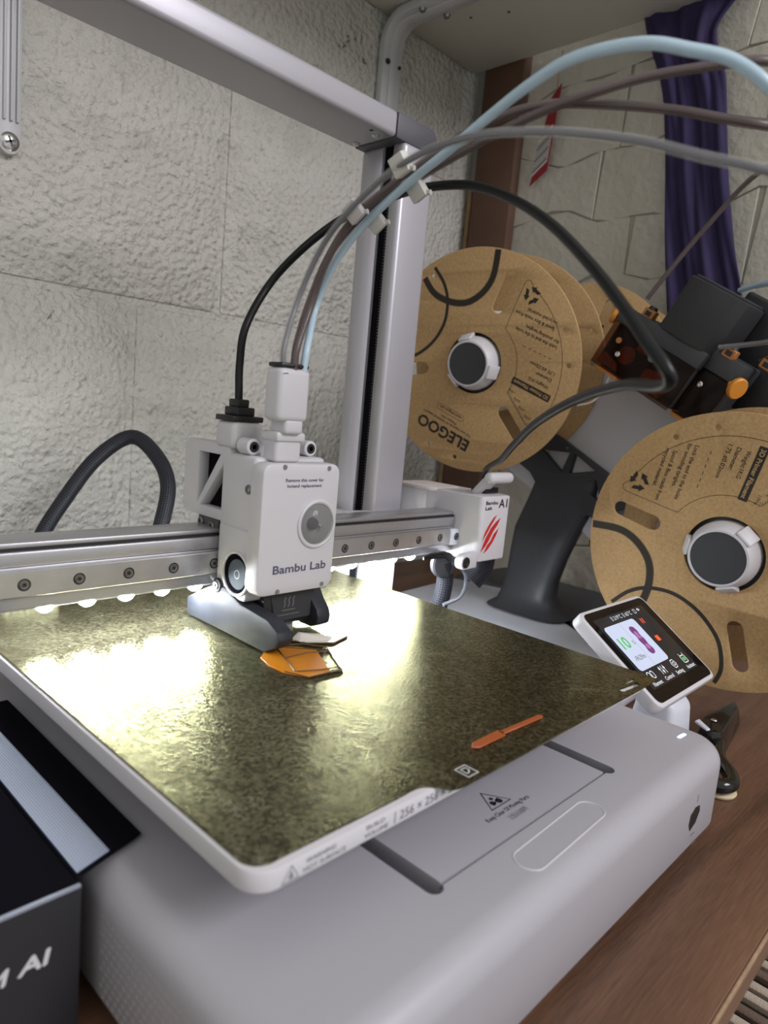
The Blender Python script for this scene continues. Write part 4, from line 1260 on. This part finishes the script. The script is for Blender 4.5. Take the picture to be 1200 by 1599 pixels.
# ================================================================== black carton with flap, left
bx = thing('black_carton', 'black carton with a ridged silver band standing left of the printer', 'box', (-80, 130, -80))
obj('carton_body', MB().box(-190, -22, 57.8, 206, -80, -27.2, 0.5, 1), 'boxblack', bx)
obj('carton_face', MB().box(-190, -22, 57.2, 57.8, -80, -27.6), 'boxfront', bx)
obj('pale_edge', MB().box(-190, -22.2, 56.9, 58.2, -27.8, -26.6, 0.2, 1), 'foiledge', bx)
fl = obj('lid_flap', MB().prism([(-22, 61, -27.8), (5, 70.5, -27.8), (5.6, 206, -27.8), (-22, 206, -27.8)], (0, 0, 0.9), 0.2, 1), 'boxblack', bx)
obj('silver_band', MB().prism([(-21.0, 63.2, -26.95), (-8.2, 67.6, -26.95), (-8.2, 206, -26.95), (-21.0, 206, -26.95)], (0, 0, 0.3)), 'foil', fl)
text('printed_text', 'AI', (-40.6, 57.2, -49.2), XA, ZA, 8.2, 5.2, 'whiteink', bx, 0.1, slant=0.22, bold=0.3)
text('printed_text', 'M', (-49.5, 57.2, -49.6), XA, ZA, 5.0, 5.2, 'whiteink', bx, 0.1, slant=0.22, bold=0.3)

# ================================================================== spools
def spool_frame(az, el):
    az, el = math.radians(az), math.radians(el)
    nn = Vector((-math.cos(el) * math.cos(az), -math.cos(el) * math.sin(az), math.sin(el)))
    e2 = (Vector((0, 0, 1)) - nn * nn.z).normalized()
    e1 = e2.cross(nn)
    return e1, e2, nn


def rot2(p, a):
    c, s = math.cos(math.radians(a)), math.sin(math.radians(a))
    return (p[0] * c - p[1] * s, p[0] * s + p[1] * c)


def spool(label, c, az, el, ang, fil, rfil, printed=True):
    c = Vector(c)
    e1, e2, nn = spool_frame(az, el)
    T = 65.0
    t = thing('filament_spool', label, 'spool', c - nn * (-T / 2) * -1 - Vector((0, 0, 100)), 'cardboard filament spools')
    F = frame_matrix(c, e1, e2) @ Matrix.Rotation(math.radians(ang), 4, 'Z')
    holes = [circle(0, 0, 27.2, 48)]
    for k in range(3):
        a = 67 + 120 * k
        p, q = rot2((53.5, 0), a), rot2((80.0, 0), a)
        holes.append(capsule(p, q, 5.6, 8))
        for b_ in (20, 1):
            h = rot2((89.5, 0), b_ + 120 * k)
            holes.append(circle(h[0], h[1], 2.1, 12))
    outer_ = circle(0, 0, 100, 96)
    for d, nm in ((-1.2, 'flange'), (-T + 1.2, 'flange')):
        Fd = F.copy(); Fd.translation = c + nn * d
        fo_ = plate2d(nm, [outer_] + holes, 2.4, Fd, 'card', t, 0.25)
        if d == -1.2: front = fo_
    obj('core', MB().lathe([(27.6, -2.4), (30, -2.4), (30, -T + 2.4), (27.6, -T + 2.4)], c, nn, 48, close=False), 'cardedge', t)
    prf = [(30, -2.6)]
    n = 34
    for i in range(n):
        h = -2.6 - (T - 5.2) * (i + 0.5) / n
        prf += [(rfil - 0.5, h + 0.6), (rfil, h), (rfil - 0.5, h - 0.6)]
    prf += [(30, -T + 2.6)]
    obj('filament_winding', MB().lathe(prf, c, nn, 64, close=False), fil, t)
    if not printed:
        return t
    fr = front
    TA = 157.5
    dx = Vector((math.cos(math.radians(TA)), math.sin(math.radians(TA)), 0)); dy = Vector((-dx.y, dx.x, 0))
    R3 = F.to_3x3()

    def st(s, p, w, cap, bold=0.0, ink='brownink'):
        o_ = Vector((p[0], p[1], 0)) - dy * cap * 0.5
        text('printed_text', s, F @ o_, R3 @ dx, R3 @ dy, w, cap, ink, fr, 0.1, bold=bold)

    st('Weight:1KG', (72.6, -18.0), 20, 3.0, 0.06)
    st('Diameter:', (75.0, -11.8), 16.5, 3.0, 0.06)
    st('1.75 \u00b10.02mm', (77.4, -6.3), 24.5, 3.0, 0.06)
    st('Lock the end to the holes', (77.3, 15.7), 41.5, 3.0, 0.06)
    st('for avoiding tangles.', (79.0, 20.4), 33.5, 3.0, 0.06)
    st('Spool & Box made from', (74.3, 30.8), 39, 3.0, 0.06)
    st('recycled material.', (76.0, 36.0), 29.5, 3.0, 0.06)
    st('ELEGOO', (-2.5, -77.0), 58.5, 10.6, 0.55)
    st('For any inquiries or technical support', (0.1, -67.4), 55.6, 2.6, 0.03)
    st('Please visit', (-15.2, -57.0), 18.1, 2.6, 0.03)
    st('www.elegoo.com', (-9.8, -51.0), 25.5, 2.6, 0.05)
    for s, p in (('100g', (42.3, -24.1)), ('300g', (47.7, -31.5)), ('500g', (52.8, -38.9)), ('1000g', (58.6, -46.1))):
        st(s, p, 6.8, 2.0)
    # black title bar with the words knocked out in card colour
    ctr = Vector((56.8, -20.0, 0))
    Fbar = F @ frame_matrix(ctr, dx, dy)
    decal('title_bar', [rrect(-19.5, 19.5, -3.2, 3.2, 0.8, 3)], Fbar, 'brownink', fr, 0.08)
    text('printed_text', '3D Printer Filament', Fbar @ Vector((-17.8, -1.5, 0)), R3 @ dx, R3 @ dy, 35.5, 3.2, 'card', fr, 0.16, bold=0.1)
    pol = []
    for i in range(6):
        a_ = Vector((73.9, 6.3)).lerp(Vector((45.6, 17.5)), i / 6 + 0.02)
        b_ = Vector((73.9, 6.3)).lerp(Vector((45.6, 17.5)), i / 6 + 0.10)
        decal('dash', stroke([a_, b_], 0.5), F, 'brownink', fr, 0.09)
    # panel outline
    ol = arc(0, 0, 83.6, -35, 50, 30) + spl2([(53.6, 64.4), (50.5, 70.2), (47.0, 71.0), (44.6, 68.0)], 4) + [(31.2, 35.6)] + arc(0, 0, 42.5, 46, -30, 20) + [(34.8, -24.2), (53.7, -50.8)] + [(68.5, -48.0)]
    decal('panel_outline', stroke(ol, 0.4, True), F, 'brownink', fr, 0.09)
    pts = [Vector((34.8, -23.2)).lerp(Vector((53.7, -50.8)), i / 16) for i in range(17)]
    for i, p in enumerate(pts):
        pol += stroke([p, p + Vector((dx.x * -1, dx.y * -1)) * (3.2 if i % 4 == 0 else 1.8)], 0.3)
    gt = decal('gauge_ticks', pol, F, 'brownink', fr, 0.09); gt['kind'] = 'stuff'
    # web address pill
    wc = Vector((-22.0, -46.2))
    pl_ = [wc + Vector((dx.x, dx.y)) * x + Vector((dy.x, dy.y)) * y for x, y in rrect(-15.5, 15.5, -2.9, 2.9, 2.8, 5)]
    decal('address_border', stroke(pl_, 0.35, True), F, 'brownink', fr, 0.09)
    # recycling arrows
    rc = []
    for k in range(3):
        for poly in ([(-5.4, -6.2), (0.6, -6.2), (0.6, -3.4), (-3.6, -3.4)], [(0.6, -7.7), (5.0, -4.8), (0.6, -1.9)]):
            rc.append([(52.2 + q[0], 58.6 + q[1]) for q in [rot2(p, 120 * k + 20) for p in poly]])
    decal('recycling_symbol', rc, F, 'brownink', fr, 0.1)
    # big and small decorative arcs
    big = spl2([(-54.5, 75), (-44.5, 62), (-29.5, 54.6), (-14, 52.6), (-2, 56.2), (9, 65), (15.5, 77), (18.5, 97)], 6)
    decal('printed_arc', stroke(big, 6.0), F, 'fadeink', fr, 0.06)
    decal('printed_arc', stroke(big, 4.4), F, 'brownink', fr, 0.09)
    sm = spl2([(-44, 84), (-34, 70), (-29.6, 55), (-31.5, 37), (-40, 22), (-52, 11), (-66, 4), (-84, 3), (-96, 8)], 6)
    decal('printed_arc', stroke(sm, 3.0), F, 'brownink', fr, 0.12)
    return t


S1 = spool('cardboard spool with upside-down lettering, beside the column', (413.4, 253.3, 176.9), 9.9, -7.5, 0, 'fil_white', 47)
S2 = spool('cardboard spool cut by the frame edge, behind the touch screen', (409.5, 14.5, 49.5), 2, -6, 98, 'fil_red', 52)
S3 = spool('cardboard spool half hidden behind the spool beside the column', (630, 235, 170), 180, -7.0, 40, 'fil_dark', 60, printed=False)

# ================================================================== filament feeder rack (four-spool station)
def A(u, v, x):
    return Vector((x, 153 - 0.8816 * u - 0.472 * v, 185 - 0.472 * u + 0.8816 * v))


FA = frame_matrix(A(0, 0, 0), (0, -0.8816, -0.472), (0, -0.472, 0.8816))     # local x=u, y=v, normal = -X side check below
rack = thing('filament_rack', 'tilted grey and black filament rack with feeder motors between the spools', 'rack', (520, 170, -80))


def abox(name, u0, u1, v0, v1, x0, x1, m, parent, bev=1.5, seg=2):
    return obj(name, MB().prism([A(u0, v0, x0), A(u1, v0, x0), A(u1, v1, x0), A(u0, v1, x0)], (x1 - x0, 0, 0), bev, seg), m, parent)


abox('grey_body', -150, 170, -146, 1, 498, 546, 'panel', rack, 6, 3)
abox('body_crest', 84, 170, -6, 31, 499, 545, 'panel', rack, 5, 3)
# black skeleton plate with triangular openings, in the (Y,z) plane
def FX(x):
    return frame_matrix((x, 0, 0), (0, -1, 0), (0, 0, 1))


def uv(u, v):
    p = A(u, v, 0)
    return (-p.y, p.z)


sk = [uv(-140, -82), uv(170, -82), uv(170, -126), uv(58, -124), uv(30, -146), uv(-17, -128), uv(-140, -128)]
H = [[uv(12.7, -86), uv(18.6, -104), uv(39.0, -87)], [uv(32, -107.5), uv(45, -93), uv(60, -107.5)], [uv(8, -88), uv(-18, -102), uv(11, -108)],
     [uv(53, -87), uv(66, -104), uv(80, -87)], [uv(74, -107.5), uv(87, -92), uv(100, -107.5)], [uv(-62, -87), uv(-44, -104), uv(-24, -88)]]
plate2d('skeleton_plate', [sk] + H, 7, FX(493.5), 'charcoal', rack, 0.8)
obj('plate_screw', MB().cyl((489.6, *A(4, -85.5, 0)[1:]), (488.6, *A(4, -85.5, 0)[1:]), 1.8, seg=12), 'chrome', rack)


def leg(y0, label=None):
    secs = [(82, 157, 220, 490, 506), (52, 160, 230, 489, 508), (24, 172, 240, 488, 508), (0, 181, 242, 488, 509), (-24, 188, 243, 487, 511), (-40, 190, 246, 485, 516), (-52, 184, 250, 480, 526), (-58, 170, 258, 470, 540)]
    mb = MB()
    prev = None
    for z, ya, yb, xa, xb in secs:
        n = 20
        cy, cx, hy, hx = (ya + yb) / 2 + y0, (xa + xb) / 2, (yb - ya) / 2, (xb - xa) / 2
        ring = []
        for i in range(n):
            t_ = 2 * math.pi * i / n
            ca, sa = math.cos(t_), math.sin(t_)
            p_ = 0.55
            ring.append(mb.bm.verts.new((cx + hx * math.copysign(abs(ca) ** p_, ca), cy + hy * math.copysign(abs(sa) ** p_, sa), z)))
        if prev:
            for i in range(n):
                mb.bm.faces.new((prev[i], prev[(i + 1) % n], ring[(i + 1) % n], ring[i]))
        else:
            mb.bm.faces.new(ring)
        prev = ring
    mb.bm.faces.new(prev[::-1])
    bmesh.ops.recalc_face_normals(mb.bm, faces=mb.bm.faces)
    return obj('leg', mb, 'charcoal', rack, ang=60)


leg(0)

# feet: pale slab towards the printer, dark slab away from it
obj('pale_foot', MB().prism([(x, y, -80) for x, y in ((392, 330), (540, 345), (563, 262), (492, 158), (446, 80), (420, 62), (384, 60), (374, 80), (378, 230))], (0, 0, 20), 6, 3), 'pale', rack)
obj('dark_foot', MB().prism([(x, y, -80) for x, y in ((541, 346), (640, 340), (640, 110), (520, 84), (449, 80), (494, 156), (565, 261))], (0, 0, 24), 6, 3), 'charcoal', rack)

# feeder one
f1 = abox('feeder_unit', 1, 80, 1, 49, 447, 492, 'blackm', rack, 3, 3)
abox('feeder_band', 0, 81, 37, 50.5, 441, 449, 'charcoal', f1, 1.2)
abox('smoked_cover', 0.5, 79.5, 0, 37.5, 440, 442.2, 'amber', f1, 0.9, 2)
obj('gear_part', MB().cyl(A(24, 18, 446), A(24, 18, 443), 7.5, seg=18, bev=0.8), 'copper', f1)
obj('gear_part', MB().prism([A(u, v, 443) for u, v in ((44, 6), (66, 3), (72, 16), (62, 24), (52, 20), (45, 18))], (3.5, 0, 0), 0.8, 1), 'copper', f1)
obj('gear_part', MB().prism([A(u, v, 443) for u, v in ((3, 3), (24, 3), (20, 9), (6, 12))], (3.5, 0, 0), 0.8, 1), 'copper', f1)
obj('gear_part', MB().prism([A(u, v, 443) for u, v in ((28, 26), (44, 26), (42, 34), (30, 33))], (3.5, 0, 0), 0.8, 1), 'copper', f1)
obj('cover_screw', MB().lathe([(0, 0), (3.4, 0), (3.4, 0.8), (1.6, 1.2), (0, 0.2)], A(46, 27.5, 440), (-1, 0, 0), 18), 'screw', f1)
obj('cover_screw', MB().lathe([(0, 0), (2.2, 0), (2.2, 0.6), (1.0, 1.0), (0, 0.2)], A(19, 16, 440), (-1, 0, 0), 16), 'chrome', f1)
obj('orange_peg', MB().lathe([(1.0, 0), (2.4, 0), (2.4, 1.0), (1.0, 1.0)], A(13.5, 25.5, 440), (-1, 0, 0), 16), 'orange2', f1)
abox('entry_lip', 6, 28, -2.6, 0.4, 444, 462, 'orange', f1, 0.6)
# motor housing, tall with rounded front
mh = [(33, 440.5), (33, 470), (82, 470), (82, 452)] + [(82 - 49 * (i / 8.0), 440 + 12 * (1 - math.sin(math.pi * min(1, i / 8 + 0.18) * 0.5 + 0.4)) ) for i in range(1, 8)]
hb = [A(u, 49, x) for u, x in ((33, 446), (36, 441), (58, 437), (76, 441), (82, 450), (82, 488), (33, 488))]
obj('motor_housing', MB().prism(hb, A(0, 44, 0) - A(0, 0, 0), 1.4, 2), 'blackm', rack)
hb2 = [A(u, 92.6, x) for u, x in ((35, 449), (38, 444), (58, 441), (74, 444), (80, 452), (80, 486), (35, 486))]
obj('housing_lid', MB().prism(hb2, A(0, 2.6, 0) - A(0, 0, 0), 0.8, 2), 'charcoal', rack)
# feeder two, lower right, and the pair behind it
f2 = abox('feeder_unit', 80, 106, 3, 40, 451, 486, 'blackm', rack, 3, 3)
abox('smoked_cover', 80, 106.5, 1, 40, 448, 450.5, 'amber', f2, 0.9, 2)
abox('feeder_band', 79, 107, 40, 56, 449, 490, 'charcoal', f2, 2)
obj('gear_part', MB().prism([A(u, v, 451) for u, v in ((82, 5), (90, 5), (98, 24), (103, 34), (97, 35), (90, 20))], (3, 0, 0), 0.8, 1), 'copper', f2)
obj('cover_screw', MB().lathe([(0, 0), (2.2, 0), (2.2, 0.6), (1.0, 1.0), (0, 0.2)], A(87, 29, 448), (-1, 0, 0), 16), 'chrome', f2)
abox('entry_lip', 79, 99, -2.4, 0.6, 452, 470, 'orange', f2, 0.6)
f3 = abox('feeder_unit', 100, 135, 22, 60, 488, 530, 'black', rack, 3, 3)
abox('motor_housing', 60, 122, 50, 102, 490, 534, 'black', rack, 3, 3)
f4 = abox('feeder_unit', 0, 78, 4, 48, 500, 540, 'black', rack, 3, 3)


def knob(c, ax, m, parent):
    ax = Vector(ax).normalized()
    k_ = obj('knob', MB().lathe([(0, -7), (2.6, -7), (2.6, -1), (7.6, -1), (8.2, -0.2), (8.2, 2.2), (7.4, 3.0), (0, 3.0)], c, ax, 26), m, parent)
    return k_


dU = A(1, 0, 0) - A(0, 0, 0)
knob(A(-4, 41, 447), -dU + Vector((-0.35, 0, 0)), 'orange', f1)
knob(A(111, 40, 448), dU + Vector((-0.45, 0, 0)), 'orange', f2)
knob(A(134, 46, 492), dU + Vector((-0.45, 0, 0)), 'orange2', f3)


def clip(u, v, x, parent, m):
    c = A(u, v, x)
    o_ = obj('tube_coupler', MB().prism([A(u - 5, v - 3.2, x), A(u + 5, v - 3.2, x), A(u + 5, v + 4, x), A(u - 5, v + 4, x)], (8, 0, 0), 0.6, 1), m, parent)
    obj('coupler_window', MB().prism([A(u - 2.6, v - 1.6, x - 0.1), A(u + 2.6, v - 1.6, x - 0.1), A(u + 2.6, v + 2.2, x - 0.1), A(u - 2.6, v + 2.2, x - 0.1)], (0.4, 0, 0)), 'black', parent)
    obj('coupler_collar', MB().cyl(A(u, v + 4, x + 4), A(u, v + 6.5, x + 4), 4.2, 3.0, seg=14), 'black', parent)


clip(18, 53, 449, f1, 'orange2')
clip(91, 57.5, 448, f2, 'orange2')
clip(112, 62, 470, f3, 'orange2')
# filament ends running into the feeders from below
obj('filament_end', MB().tube([A(17, -2, 452), A(22, -14, 448), A(20, -28, 446), A(10, -38, 446)], 0.9, 6), 'fil_white', rack)
obj('filament_end', MB().tube([A(88, -2, 460), A(87, -10, 455), A(83, -18, 450), A(80, -26, 444)], 0.9, 6), 'fil_dark', rack)


# spool holders: ring, dark cap, three tabs
def holder(c, az, el, tabs):
    c = Vector(c)
    e1, e2, nn = spool_frame(az, el)
    h = obj('spool_holder', MB().lathe([(24.2, -30), (24.2, 1), (23.4, 3), (20.8, 11.5), (20.0, 12.4), (18.6, 12.6), (18.6, 11.8)], c, nn, 40, close=False), 'white', rack)
    obj('holder_cap', MB().lathe([(18.7, 11.8), (18.2, 12.2), (0, 12.2)], c, nn, 36, close=False), 'charcoal', h)
    obj('holder_void', MB().lathe([(26.8, -6), (22, -6)], c, nn, 40, close=False), 'black', h)
    for a in tabs:
        ca, sa = math.cos(math.radians(a)), math.sin(math.radians(a))
        rd, tg_ = e1 * ca + e2 * sa, -e1 * sa + e2 * ca
        pts = [(20.3, 12.0), (22.2, 12.4), (26.9, 3.2), (27.0, 0.4), (23.6, 0.2)]
        b_ = [c + rd * r + nn * hh - tg_ * 6.2 for r, hh in pts]
        obj('holder_tab', MB().prism(b_, tg_ * 12.4, 1.0, 2), 'white', h)
    obj('holder_axle', MB().cyl(c - nn * 28, c - nn * 84, 14, seg=24), 'charcoal', h)
    return h


holder((413.4, 253.3, 176.9), 9.9, -7.5, (103, -17, -137))
holder((409.5, 14.5, 49.5), 2, -6, (48, 170, -72))

# ================================================================== scissors by the printer's right front corner
sc_ = thing('scissors', 'black-handled scissors on the desk behind the printer front corner', 'scissors', (400, 0, -80))
obj('blade_guard', MB().hull8([(366, -12, -80), (374, -17, -80), (446, -6, -80), (464, 3, -80), (393, 7, -80), (373, 3, -80)], [(368, -9, -62), (374, -13.5, -62), (440, -4.5, -66), (455, 2.5, -66), (391, 4, -62), (374, 0.5, -62)], 1.2, 2), 'scis', sc_)
obj('blade', MB().prism([(380, 3.5, -62.4), (369.5, -7.5, -62.4), (366.5, -6, -62.4), (374, 4.5, -62.4)], (0, 0, 1.6), 0.4, 1), 'pale', sc_)
obj('pivot_screw', MB().dome((390, -3, -62), (0, 0, 1), 2.2, 1.0, 14, 4), 'chrome', sc_)
obj('handle', MB().tube([(372, -13, -70), (352, -20, -71), (338, -31, -71.5), (324, -36, -71.5), (316, -30, -71.5), (326, -18, -71.5), (345, -9, -71.5), (370, -5, -70)], 4.6, 10, 6), 'scis', sc_)
tr_ = thing('ring_offcut', 'small cream ring lying under the scissors handle', 'ring', (325, -27, -80))
obj('ring_body', MB().torus((326, -28, -78.2), (0, 0, 1), 10, 1.7, 30, 8), 'tape', tr_)
